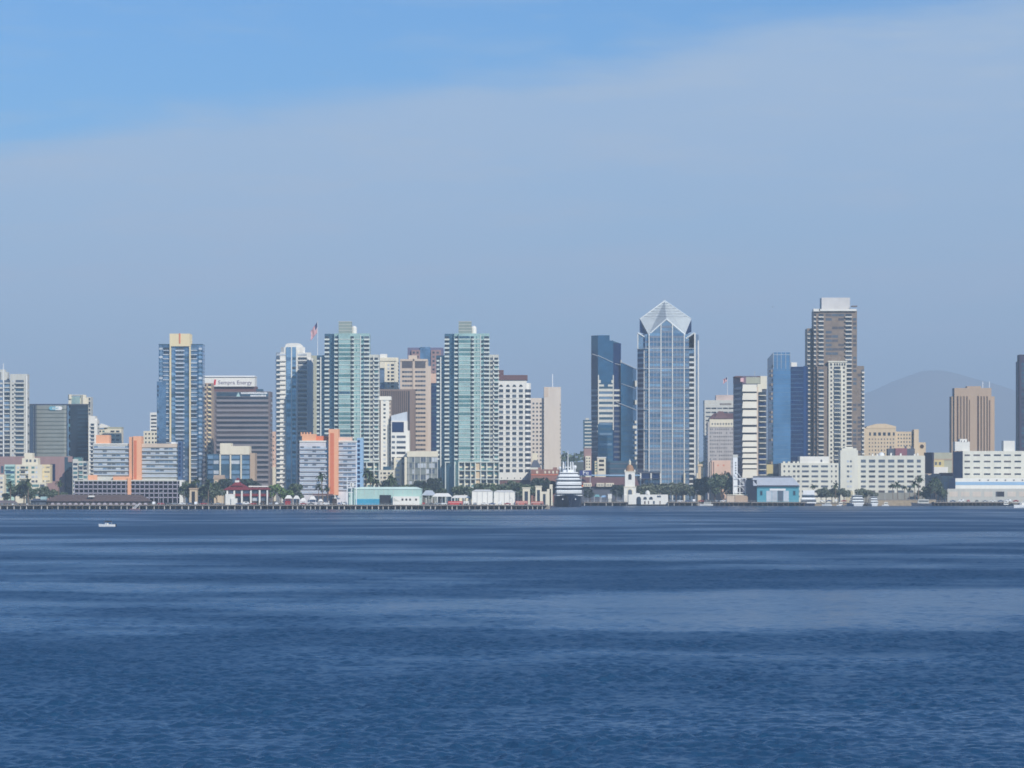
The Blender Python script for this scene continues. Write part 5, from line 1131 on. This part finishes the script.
# ================================================================ TREES
def crown_mesh(name,seed,rx,rz,n,mats,ls=.55,lobes=7):
    rn=random.Random(seed); mb=MB(); C_=[]
    for i in range(lobes):
        a=rn.uniform(0,2*PI); r=rn.uniform(.15,.62); C_.append((rx*r*math.cos(a),rx*r*math.sin(a),rn.uniform(-.45,.55)*rz,rn.uniform(.34,.55)))
    for i in range(n):
        cx,cy,cz,s_=rn.choice(C_); d=Vector((rn.gauss(0,1),rn.gauss(0,1),rn.gauss(0,1))).normalized()*rn.uniform(.55,1.05)**.5
        p=Vector((cx+d.x*rx*s_,cy+d.y*rx*s_,cz+d.z*rz*s_)); q=ls*rn.uniform(.6,1.3)
        u=Vector((rn.gauss(0,1),rn.gauss(0,1),rn.gauss(0,.6))).normalized(); w=u.cross(Vector((rn.gauss(0,1),rn.gauss(0,1),rn.gauss(0,1)))).normalized()
        mb.add([p-u*q,p-w*q*.7,p+u*q,p+w*q*.7],[(0,1,2,3)],rn.choice(mats))
    return mb
def make_tree(seed,mats,bright=False):
    r=empty('broadleaf_tree',(0,0,GZ)); rn=random.Random(seed)
    m=MB(); m.tube((0,0,-.2),(.1,0,3.6),.32,.22,BARK,7)
    for i in range(5):
        a=rn.uniform(0,2*PI); m.tube((.1,0,2.6+i*.3),(1.9*math.cos(a),1.9*math.sin(a),5.4+rn.uniform(0,1)),.15,.06,BARK,5)
    m.build('trunk',r)
    c=crown_mesh('crown',seed,4.4,3.4,900,mats); c.v=[(x,y,z+6.3) for x,y,z in c.v]; c.build('crown',r)
    return r   # about 10 m tall, 8.5 m wide
def make_palm(seed,h=11):
    r=empty('palm_tree',(0,0,GZ)); rn=random.Random(seed); m=MB(); px=0
    for i in range(6): m.tube((px,0,h*i/6-.1),(px+.1,0,h*(i+1)/6),.26-.015*i,.25-.015*i,PALMB,7); px+=.1
    m.build('trunk',r); m=MB(); 
    for i in range(26):
        a=rn.uniform(0,2*PI); el=rn.uniform(-.5,1.1); p=Vector((px,0,h)); d=Vector((math.cos(a)*math.cos(el),math.sin(a)*math.cos(el),math.sin(el))); sd=Vector((-math.sin(a),math.cos(a),0)); q=p
        for k in range(5):
            w0=.55*(1-abs(k/5-.3)); w1=.55*(1-abs((k+1)/5-.3))*(.2 if k==4 else 1); n_=q+d*.62
            m.add([q-sd*w0,q+sd*w0,n_+sd*w1,n_-sd*w1],[(0,1,2,3)],FROND); q=n_; d=(d+Vector((0,0,-.3))).normalized()
    m.build('crown',r); return r
TP=[]; PP=[]
for s_,mm in ((1,LEAF),(2,LEAF),(3,LEAF)): TP.append(make_tree(s_,mm))
TB=make_tree(9,LEAFB); TG=make_tree(12,LEAFG); DK=mat('leaf_blue_dark',L(58,70,68),.85,var=.25,scale=.4); TD=make_tree(5,[LEAF[0],DK,DK])
PP=[make_palm(1),make_palm(2,9.5)]
used=set()
def plant(proto,px,ytop,Y,label,group,H,wide=1.0):
    h=WZ(ytop,Y)-GZ; s_=h/H; loc=(WX(px,Y),Y,GZ); rz=random.uniform(0,6.28)
    if proto.name in used: r=dup(proto,loc,rz,1,label,group); r['category']='palm' if 'palm' in proto.name else 'tree'
    else:
        used.add(proto.name); r=proto; r.location=loc; r.rotation_euler=(0,0,rz); tag(r,label,'palm' if 'palm' in proto.name else 'tree',group)
    r.scale=(s_*wide,s_*wide,s_)
def trees(kind,lst,Y,where,desc=None,group='trees along the waterfront'):
    n=len(lst)
    for i,(px,yt,*w) in enumerate(lst):
        if kind=='palm': p=PP[i%2]; H=(12.4,10.9)[i%2]; d=desc or 'palm tree'
        elif kind=='bright': p=TB; H=9.6; d=desc or 'bright green tree'
        elif kind=='ash': p=TG; H=9.6; d=desc or 'ash-green tree'
        elif kind=='dark': p=TD; H=9.6; d=desc or 'dark tree'
        else: p=TP[i%3]; H=9.6; d=desc or 'grey-green tree'
        lab=f'{d} {where}'+(f', {ordl(i,n)} of {n}' if n>1 else '')
        plant(p,px,yt,Y,lab,group if kind!='palm' else 'palms along the waterfront',H,w[0] if w else 1.0)
trees('tree',[(7,493),(15,483),(24,481),(31,488)],2300,'before the cream stepped hotel')
trees('tree',[(42,486),(50,488),(56,491),(63,492)],2320,'below the mauve granite block')
trees('palm',[(11,481),(28,479),(58,480)],2290,'before the cream stepped hotel')
trees('tree',[(184,484),(190,480),(203,486),(211,482),(217,487)],2290,'at the foot of the blue glass tower')
trees('palm',[(197,478),(208,480)],2280,'between the blue glass tower and the red-roofed restaurant')
trees('dark',[(227,478)],2330,'behind the left end of the red-roofed restaurant')
trees('dark',[(242,478),(250,480),(258,483)],2340,'behind the red-roofed restaurant','dark green tree')
trees('bright',[(266,486),(273,483),(281,485),(288,489)],2260,'right of the red-roofed restaurant')
trees('tree',[(293,483),(297,489)],2290,'at the left corner of the coral-striped hotel')
trees('palm',[(323,472),(318,484),(328,486)],2225,'in front of the coral-striped hotel')
trees('palm',[(365,468),(371,474),(377,478)],2270,'behind the aqua shed')
trees('palm',[(389,474),(394,478)],2300,'before the small cream block')
trees('dark',[(385,479),(399,484)],2330,'beside the small cream block','grey-green tree')
trees('dark',[(419,480),(424,482),(433,477,.8)],2400,'in front of the glass fronted hall')
trees('tree',[(407,484),(413,486),(428,488),(440,488)],2380,'before the glass fronted hall')
trees('tree',[(459,486),(465,484),(471,487)],2330,'at the left foot of the right green tower')
trees('tree',[(482,483),(487,481),(492,485)],2330,'at the right foot of the right green tower')
trees('tree',[(501,484),(507,482),(514,481),(521,482),(527,484)],2340,'below the white tower with mauve roof')
trees('dark',[(534,479),(541,477),(548,480)],2420,'in front of the brick building','dark green tree')
trees('dark',[(616,484),(621,486),(590,488)],2560,'around the station building','dark green tree')
trees('ash',[(641,483),(648,482),(655,484),(662,482),(669,481),(676,482),(683,481),(690,483),(697,482)],2560,'in the row under the gabled tower')
trees('tree',[(704,476),(711,480),(735,484)],2600,'right of the gabled tower')
trees('tree',[(715,478),(722,470,.75),(729,479)],2518,'beside the white lattice tower')
trees('ash',[(821,488),(826,486),(832,487),(838,488),(844,487)],2540,'before the left wing of the long white block')
trees('palm',[(814,484),(835,483)],2535,'before the left wing of the long white block')
trees('ash',[(860,487),(866,488),(874,491)],2545,'before the right wing of the long white block')
trees('palm',[(893,483),(898,482),(905,485),(915,481),(918,475),(909,487)],2530,'before the right wing of the long white block')
trees('tree',[(936,480,.6),(940,484,.7),(943,489,.8)],2530,'between the long white block and the right warehouse')
trees('palm',[(934,476),(930,481)],2540,'between the long white block and the right warehouse')
trees('tree',[(927,486),(922,490)],2545,'at the right corner of the long white block')

# lamp posts
def lamp():
    r=empty('street_lamp',(0,0,DZ)); MB().tube((0,0,0),(0,0,8.4),.11,.07,STEEL,6).build('pole',r); MB().tube((0,0,8.3),(1.3,0,8.6),.06,.05,STEEL,5).build('arm',r); MB().box(1.0,1.8,-.18,.18,8.5,8.68,STEEL).build('lamp_head',r); return r
LP=None
LL=[(160,YL+2,'left pier before the salmon hotel'),(184,YL+2,'left pier below the blue glass tower'),(222,YL+2,'pier left of the red-roofed restaurant'),(272,YL+2,'pier right of the red-roofed restaurant'),(277,YL+14,'green trees right of the red-roofed restaurant'),(296,YL+2,'pier by the food tents'),(345,YL,'left end of the aqua shed'),(427,YL,'right end of the aqua shed'),(468,YL,'left white marquee'),(518,YL,'right white marquee'),(588,YR,'dark pier beside the cruise ship'),(617,YR,'dark pier beside the domed tower'),(671,YR,'pier right of the mission hall'),(696,YR,'quay below the stone pylon'),(726,YR,'pier left of the lattice tower'),(848,YR+10,'quay left of the two yachts'),(885,YR+10,'seawall right of the two yachts'),(964,YR,'left part of the right warehouse'),(997,YR,'right part of the right warehouse')]
for x,Y,w in LL:
    lab='tall steel street lamp standing at the '+w; loc=(WX(x,Y),Y+1,DZ)
    if LP is None: LP=lamp(); LP.location=loc; tag(LP,lab,'street lamp','street lamps along the waterfront')
    else: dup(LP,loc,random.choice([0,PI]),1,lab,'street lamps along the waterfront')

# flags
def flag(px,ytop,ybase,Y,label,tl,hb,ft,fb):
    z0=WZ(ybase,Y); r=empty('flagpole',(WX(px,Y),Y,z0),label,'flagpole')
    MB().tube((0,0,0),(0,0,WZ(ytop,Y)-z0),.28,.16,WSTEEL,6).build('pole',r)
    P_=lambda q:Vector((WX(q[0],Y)-r.location.x,0,WZ(q[1],Y)-z0)); A,Bq,Cq,Dq=P_(tl),P_(hb),P_(ft),P_(fb)
    nu,nv=16,13; mb=MB(); V=[]
    for j in range(nv+1):
        for i in range(nu+1):
            u=i/nu; v=j/nv; p=(A*(1-v)+Bq*v)*(1-u)+(Cq*(1-v)+Dq*v)*u; p.y=-.2+.7*u*math.sin(u*9+v*1.5); p.x+=.25*u*math.sin(v*5); V.append(tuple(p))
    Rm=mat('flag_red',L(190,60,70),.8); Wm=mat('flag_white',L(226,222,224),.8); Bm=mat('flag_blue',L(50,56,96),.8)
    F_=[];M_=[]
    mb.v=V
    for j in range(nv):
        for i in range(nu):
            k=mb.mi(Bm if (i<6 and j<7) else (Rm if j%2==0 else Wm)); mb.f.append((j*(nu+1)+i,j*(nu+1)+i+1,(j+1)*(nu+1)+i+1,(j+1)*(nu+1)+i)); mb.m.append(k)
    mb.build('flag',r)
flag(317.6,321,356,2768,'tall flagpole with drooping striped flag on the khaki slab tower',(317.4,321.6),(317.2,332.5),(310.6,332),(311.2,340.5))
flag(727.4,376.6,395.4,3006,'flagpole with small striped flag on the grey hotel slab',(727.2,377.2),(727,381),(723,379.6),(723.4,384))

# gull
Yg=900
r=empty('gull',(WX(772.6,Yg),Yg,WZ(307,Yg)),'tiny dark gull gliding in the empty sky','bird')
m=MB(); m.lathe(0,0,[(.01,-.28),(.06,-.2),(.09,0),(.06,.16),(.05,.22),(.01,.3)],mat('gull_grey',L(96,98,104),.8),8); m.v=[(x,z,y) for x,y,z in m.v]
W_=mat('gull_grey',L(96,98,104),.8)
for s_ in (-1,1): m.add([(0,-.1,.02),(s_*.35,-.06,.16),(s_*.75,.06,.08),(s_*.35,.1,.16),(0,.1,.02)],[(0,1,3,4),(1,2,3)],W_); m.add([(0,-.1,.0),(s_*.35,-.06,.14),(s_*.75,.06,.065),(s_*.35,.1,.14),(0,.1,.0)],[(0,1,3,4),(1,2,3)],W_)
bd=m.build('body',r)
# ================================================================ SETTING
def sheet(name,pts,z,m): 
    o=mk(name,[(x,y,z) for x,y in pts],[tuple(range(len(pts)))],m); return structure(o)
XM=7500; YM=25500
# land: a raised slab, its edge follows the quay
xa=WX(548,2225)
pts=[(-XM,2224),(xa,2224),(xa,2380),(xa+2,2512),(WX(584,2512),2512),(XM,2512),(XM,YM),(-XM,YM)]
m=MB().prism(pts,-2,GZ,LAND); structure(m.build('ground'))
structure(MB().prism([(-XM,2216.5),(xa+1.2,2216.5),(xa+1.2,2223.9),(-XM,2223.9)],-2,GZ+.1,CONC).build('pavement'))
sheet('road',[(-XM,2232),(xa-4,2232),(xa-4,2246),(-XM,2246)],GZ+.006,ASPH); sheet('road',[(xa+40,2530),(XM,2530),(XM,2546),(xa+40,2546)],GZ+.006,ASPH)
mk_=MB()
for i in range(160): x=-700+i*9; mk_.box(x,x+3,2238.9 if x<xa-8 else 2537.9,2239.1 if x<xa-8 else 2538.1,GZ+.01,GZ+.014,WHITE)
structure(mk_.build('road_marking'))
# hill behind downtown
def hgt(pts,x):
    if x<=pts[0][0]: return pts[0][1]
    for (a,ha),(c,hc) in zip(pts,pts[1:]):
        if x<=c: t=(x-a)/(c-a); t=t*t*(3-2*t)*.5+t*.5; return ha+(hc-ha)*t
    return pts[-1][1]
def terrain(name,x0,x1,y0,y1,nx,ny,hf,m):
    V=[];Fc=[]
    for j in range(ny+1):
        for i in range(nx+1):
            x=x0+(x1-x0)*i/nx; y=y0+(y1-y0)*j/ny; V.append((x,y,hf(x,y)))
    for j in range(ny):
        for i in range(nx): a=j*(nx+1)+i; Fc.append((a,a+1,a+nx+2,a+nx+1))
    return structure(mk(name,V,Fc,m,smooth=True))
HM=mat('hill_scrub',L(96,98,78),.95,var=.3,scale=.01)
hp=lambda x: 34+10*noise.noise(Vector((x*.004,1.3,0)))
terrain('hill',-3000,3000,3300,5200,120,24,lambda x,y:GZ-.5+max(0,hp(x)*math.sin(min(1,max(0,(y-3300)/700))*PI/2)*(1 if y<4300 else 1-(y-4300)/900)),HM)
rn=random.Random(3); wd=MB()
for i in range(230):
    x=rn.uniform(-640,640); y=rn.uniform(3500,3900); z=hp(x)+1; R_=rn.uniform(5,10)
    for k in range(34):
        d=Vector((rn.gauss(0,1),rn.gauss(0,1),abs(rn.gauss(0,1)))).normalized()*R_*rn.uniform(.6,1); p=Vector((x,y,z))+d; q=rn.uniform(1.2,2.4)
        u=Vector((rn.gauss(0,1),rn.gauss(0,1),rn.gauss(0,1))).normalized(); w=u.cross(Vector((rn.gauss(0,1),rn.gauss(0,1),rn.gauss(0,1)))).normalized()
        wd.add([p-u*q,p-w*q,p+u*q,p+w*q],[(0,1,2,3)],rn.choice(LEAF))
o=wd.build('woods'); tag(o,'dark distant wooded ridge behind downtown','woods',kind='stuff')
MP=[(-2500,60),(-800,70),(600,110),(1200,170),(1600,260),(1900,390),(2150,520),(2350,622),(2600,712),(2780,748),(2960,742),(3150,706),(3380,640),(3700,560),(4400,430),(5600,300),(7000,240)]
def mh(x,y):
    c=22500; e=math.exp(-((y-c)/1500)**2); n_=noise.fractal(Vector((x*.0011,y*.0011,2)),1.0,2.0,5)
    return GZ-20+(hgt(MP,x)+18)*e+n_*50*e
terrain('mountain',-3000,7200,18500,25300,170,50,mh,mat('mountain_scrub',L(122,116,104),.95,var=.2,scale=.002))

# ---- water
wm=bpy.data.materials.new('bay_water'); wm.use_nodes=True; nt=wm.node_tree; N=nt.nodes; K=nt.links; bs=N['Principled BSDF']
bs.inputs['Base Color'].default_value=(0.014,0.060,0.132,1); bs.inputs['IOR'].default_value=1.33; bs.inputs['Specular IOR Level'].default_value=.5
geo=N.new('ShaderNodeNewGeometry')
def nz(scale,det,mapsc=(1,1,1),rough=.6,rot=0):
    mp=N.new('ShaderNodeMapping'); mp.inputs['Scale'].default_value=mapsc; mp.inputs['Rotation'].default_value=(0,0,rot); K.new(geo.outputs['Position'],mp.inputs['Vector'])
    t=N.new('ShaderNodeTexNoise'); t.inputs['Scale'].default_value=scale; t.inputs['Detail'].default_value=det; t.inputs['Roughness'].default_value=rough; K.new(mp.outputs[0],t.inputs['Vector']); return t
def math_(op,a,b_):
    m=N.new('ShaderNodeMath'); m.operation=op
    for i,q in enumerate((a,b_)):
        if isinstance(q,(int,float)): m.inputs[i].default_value=q
        else: K.new(q,m.inputs[i])
    return m.outputs[0]
at=N.new('ShaderNodeAttribute'); at.attribute_name='wind'; wind=at.outputs['Fac']; sy=N.new('ShaderNodeSeparateXYZ'); K.new(geo.outputs['Position'],sy.inputs[0]); nr=N.new('ShaderNodeMapRange'); nr.inputs['From Min'].default_value=300; nr.inputs['From Max'].default_value=1300; nr.inputs['To Min'].default_value=1; nr.inputs['To Max'].default_value=.15; K.new(sy.outputs['Y'],nr.inputs['Value']); near=nr.outputs[0]
w1=nz(1.3,5,(1,.45,1),.62,.12); w3=nz(.5,4,(1,.3,1),.6,-.15)
hh=math_('ADD',math_('MULTIPLY',w1.outputs['Fac'],.35),math_('MULTIPLY',w3.outputs['Fac'],1.0))
bp=N.new('ShaderNodeBump'); bp.inputs['Distance'].default_value=WAVE; K.new(hh,bp.inputs['Height']); K.new(math_('MULTIPLY',math_('ADD',math_('MULTIPLY',wind,WIND_HI-WIND_LO),WIND_LO),near),bp.inputs['Strength']); K.new(bp.outputs[0],bs.inputs['Normal'])
a2=N.new('ShaderNodeAttribute'); a2.attribute_name='subwave'; K.new(a2.outputs['Fac'],bs.inputs['Roughness'])
import numpy as np
rg=np.random.default_rng(4)
def field(x,y,n,l0,l1,sd,ax=1.0):
    f=np.zeros_like(x); r=np.random.default_rng(sd)
    for i in range(n):
        l=l0*(l1/l0)**r.random(); a=r.uniform(0,2*PI); f+=np.sin(2*PI/l*(x*ax*math.cos(a)+y*math.sin(a))+r.uniform(0,6.28))
    return f/math.sqrt(n/2)
def wind_at(x,y):
    u=x+26*field(x,y,7,150,400,8); v=y+30*field(x,y,7,150,400,9)
    f=.95*field(u,v,16,180,600,21,.8)+.5*field(x+.1*u,y+.1*v,16,50,170,22,.7)+.22*field(x,y,14,14,60,23,.7)
    w_=1/(1+np.exp(-2.3*(f+WBIAS)))
    q=y-2060-np.where(x>20,250,0)*1.0
    sh=np.clip((q+25*field(x,y,6,60,200,31))/70,0,1)
    return w_*(1-.8*sh)
y_=[150.0]
while y_[-1]<2195: y_.append(y_[-1]+max(.2,.0009*y_[-1]))
y_[-1]=2195.0; ys=np.array(y_); NX=1500; hw=lambda y:y*.19+95
U=np.linspace(-1,1,NX+1); Xg=U[None,:]*hw(ys)[:,None]; Yg_=np.repeat(ys[:,None],NX+1,1)
Wd=wind_at(Xg,Yg_)
Zg=np.zeros_like(Xg); sp_=(np.maximum(np.gradient(ys),2*hw(ys)/NX)*.85)[:,None]
r=np.random.default_rng(77); lost=np.zeros_like(Xg)
for i in range(72):
    l=LMIN*(LMAX/LMIN)**((i+r.random())/72); a=r.normal(.35,.75)+PI/2; k=2*PI/l; ph=r.uniform(0,6.28); s_=SLOPE*math.sqrt(2/72)*(1.0 if l<6 else .7)
    t=k*(Xg*math.cos(a)+Yg_*math.sin(a))+ph
    fade=np.clip((l/sp_-2.2)/1.5,0,1)
    md=(CALM+(1-CALM)*Wd) if l<4 else (.5+.5*Wd); Zg+=(s_/k)*fade*(np.cos(t)+.18*np.cos(2*t))*md; lost+=s_*s_/2*md**2*(1-fade**2)
Zg*=.5+.5*np.clip(1.2+.5*field(Xg,Yg_,12,9,60,55),0,2)
ed=np.clip((1-np.abs(U))*12,0,1)[None,:]*np.clip((ys-150)/15,0,1)[:,None]*np.clip((2195-ys)/60,0,1)[:,None]; Zg*=ed
ny=len(ys); co_=np.stack([Xg,Yg_,Zg],-1).reshape(-1,3).astype(np.float32)
out_=[(-XM,-380),(XM,-380),(XM,150),(-XM,150),(XM,2195),(-XM,2195),(XM,YM),(-XM,YM)]
base=len(co_); co_=np.concatenate([co_,np.array([(x,y,0) for x,y in out_],np.float32)])
I=(np.arange(ny-1)[:,None]*(NX+1)+np.arange(NX)[None,:]).reshape(-1); Q=np.stack([I,I+1,I+NX+2,I+NX+1],-1).reshape(-1)
L0,R0,L1,R1=0,NX,(ny-1)*(NX+1),(ny-1)*(NX+1)+NX
ext=[(base,base+1,base+2,R0,L0,base+3),(base+3,L0,L1,base+5),(R0,base+2,base+4,R1),(base+5,L1,R1,base+4,base+6,base+7)]
fl=np.concatenate([Q,np.array([i for f in ext for i in f])]); tot=np.array([4]*len(I)+[len(f) for f in ext]); st_=np.concatenate([[0],np.cumsum(tot)[:-1]])
me=bpy.data.meshes.new('water'); me.vertices.add(len(co_)); me.vertices.foreach_set('co',co_.reshape(-1)); me.loops.add(len(fl)); me.loops.foreach_set('vertex_index',fl.astype(np.int32)); me.polygons.add(len(tot)); me.polygons.foreach_set('loop_start',st_.astype(np.int32)); me.polygons.foreach_set('loop_total',tot.astype(np.int32)); me.polygons.foreach_set('use_smooth',[True]*len(I)+[False]*4)
me.materials.append(wm); me.update(); me.validate()
at_=me.attributes.new('wind','FLOAT','POINT'); sw=np.clip((2*lost*SUBK+(.18+.1*Wd)**4)**.25,0,.8); a3=me.attributes.new('subwave','FLOAT','POINT'); a3.data.foreach_set('value',np.concatenate([sw.reshape(-1),np.full(8,.45)]).astype(np.float32)); wa=np.concatenate([Wd.reshape(-1),np.array([.6,.6,.6,.6,.1,.1,.1,.1])]).astype(np.float32); at_.data.foreach_set('value',wa)
wo=bpy.data.objects.new('water',me); C.objects.link(wo); structure(wo); print('water verts',len(co_))

# ---- haze: the air over the bay
hz=MB().box(-XM-100,XM+100,-500,YM+200,-3,830,WHITE).build('haze'); hz.data.materials.clear()
hm=bpy.data.materials.new('haze_air'); hm.use_nodes=True; nt=hm.node_tree; nt.nodes.clear(); out=nt.nodes.new('ShaderNodeOutputMaterial'); pv=nt.nodes.new('ShaderNodeVolumePrincipled')
pv.inputs['Color'].default_value=HAZE_COL; pv.inputs['Density'].default_value=HAZE_D; pv.inputs['Anisotropy'].default_value=HAZE_G; nt.links.new(pv.outputs[0],out.inputs['Volume'])
hz.data.materials.append(hm); hz['kind']='stuff'; hz['label']='pale blue haze over the bay and city'; hz['category']='haze'

# ---- sky and sun
AZ=math.radians(SUN_AZ); EL=math.radians(SUN_EL)
sd=Vector((math.sin(AZ)*math.cos(EL),-math.cos(AZ)*math.cos(EL),math.sin(EL)))
sl=bpy.data.lights.new('sun','SUN'); sl.energy=SUN_E; sl.angle=math.radians(.53); sl.color=(1,.94,.84); so=bpy.data.objects.new('sun',sl); C.objects.link(so); so.rotation_euler=sd.to_track_quat('Z','Y').to_euler(); so.location=(0,0,900)
w=bpy.data.worlds.new('World'); sc.world=w; w.use_nodes=True; nt=w.node_tree; N=nt.nodes; K=nt.links; bg=N['Background']; bg.inputs['Strength'].default_value=SKY_S
sk=N.new('ShaderNodeTexSky'); sk.sky_type='NISHITA'; sk.sun_disc=False; sk.sun_elevation=EL; sk.sun_rotation=PI-AZ; sk.altitude=0; sk.air_density=SKY_AIR; sk.dust_density=SKY_DUST; sk.ozone_density=SKY_OZ
tc=N.new('ShaderNodeTexCoord'); sp=N.new('ShaderNodeSeparateXYZ'); K.new(tc.outputs['Generated'],sp.inputs[0])
def M(op,a,b_=0):
    m=N.new('ShaderNodeMath'); m.operation=op
    for i,q in enumerate((a,b_)):
        if isinstance(q,(int,float)): m.inputs[i].default_value=q
        else: K.new(q,m.inputs[i])
    return m.outputs[0]
# thin cirrus veil lying low in the east, its ragged upper edge rising to the right
mp=N.new('ShaderNodeMapping'); mp.inputs['Scale'].default_value=(7,7,46); mp.inputs['Rotation'].default_value=(0,.15,0); K.new(tc.outputs['Generated'],mp.inputs[0])
n1=N.new('ShaderNodeTexNoise'); n1.inputs['Scale'].default_value=1.6; n1.inputs['Detail'].default_value=6; n1.inputs['Roughness'].default_value=.55; K.new(mp.outputs[0],n1.inputs['Vector'])
el=M('SUBTRACT',M('ADD',M('MULTIPLY',sp.outputs['X'],VEIL_K),VEIL_0),sp.outputs['Z'])
el=M('ADD',el,M('MULTIPLY',M('SUBTRACT',n1.outputs['Fac'],.5),.026))
vr=N.new('ShaderNodeMapRange'); vr.interpolation_type='SMOOTHSTEP'; vr.inputs['From Min'].default_value=-.004; vr.inputs['From Max'].default_value=.012; vr.inputs['To Max'].default_value=VEIL_A; K.new(el,vr.inputs['Value'])
n2=N.new('ShaderNodeTexNoise'); n2.inputs['Scale'].default_value=.9; n2.inputs['Detail'].default_value=5; K.new(mp.outputs[0],n2.inputs['Vector'])
va=M('MULTIPLY',vr.outputs[0],M('ADD',M('MULTIPLY',n2.outputs['Fac'],.9),.5))
n3=N.new('ShaderNodeTexNoise'); n3.inputs['Scale'].default_value=2.4; n3.inputs['Detail'].default_value=7; n3.inputs['Roughness'].default_value=.6; K.new(mp.outputs[0],n3.inputs['Vector'])
wr=N.new('ShaderNodeMapRange'); wr.inputs['From Min'].default_value=.5; wr.inputs['From Max'].default_value=.75; wr.inputs['To Max'].default_value=.3; K.new(n3.outputs['Fac'],wr.inputs['Value'])
va=M('MINIMUM',M('ADD',va,wr.outputs[0]),1)
front=M('GREATER_THAN',sp.outputs['Y'],.3); va=M('MULTIPLY',va,front)
tint=N.new('ShaderNodeMix'); tint.data_type='RGBA'; tint.blend_type='MULTIPLY'; tint.inputs['Factor'].default_value=1; tint.inputs['B'].default_value=SKY_TINT; K.new(sk.outputs[0],tint.inputs['A'])
mx=N.new('ShaderNodeMix'); mx.data_type='RGBA'; K.new(va,mx.inputs['Factor']); K.new(tint.outputs['Result'],mx.inputs['A']); mx.inputs['B'].default_value=VEIL_C
K.new(mx.outputs['Result'],bg.inputs['Color'])

cam=bpy.data.cameras.new('camera'); co=bpy.data.objects.new('camera',cam); C.objects.link(co); co.location=(0,0,CAMZ); co.rotation_euler=(PI/2,0,0)
cam.sensor_width=36; cam.lens=36*F/1024; cam.shift_y=(HZ-384)/1024; cam.clip_start=1; cam.clip_end=60000; sc.camera=co
vs=sc.view_settings; vs.view_transform='Standard'; vs.look='None'; vs.gamma=1; vs.use_curve_mapping=False; vs.exposure=EXPO
cy=sc.cycles; cy.max_bounces=5; cy.diffuse_bounces=2; cy.glossy_bounces=3; cy.transmission_bounces=1; cy.volume_bounces=0; cy.filter_width=1.7; cy.use_denoising=DENOISE; cy.caustics_reflective=False; cy.caustics_refractive=False
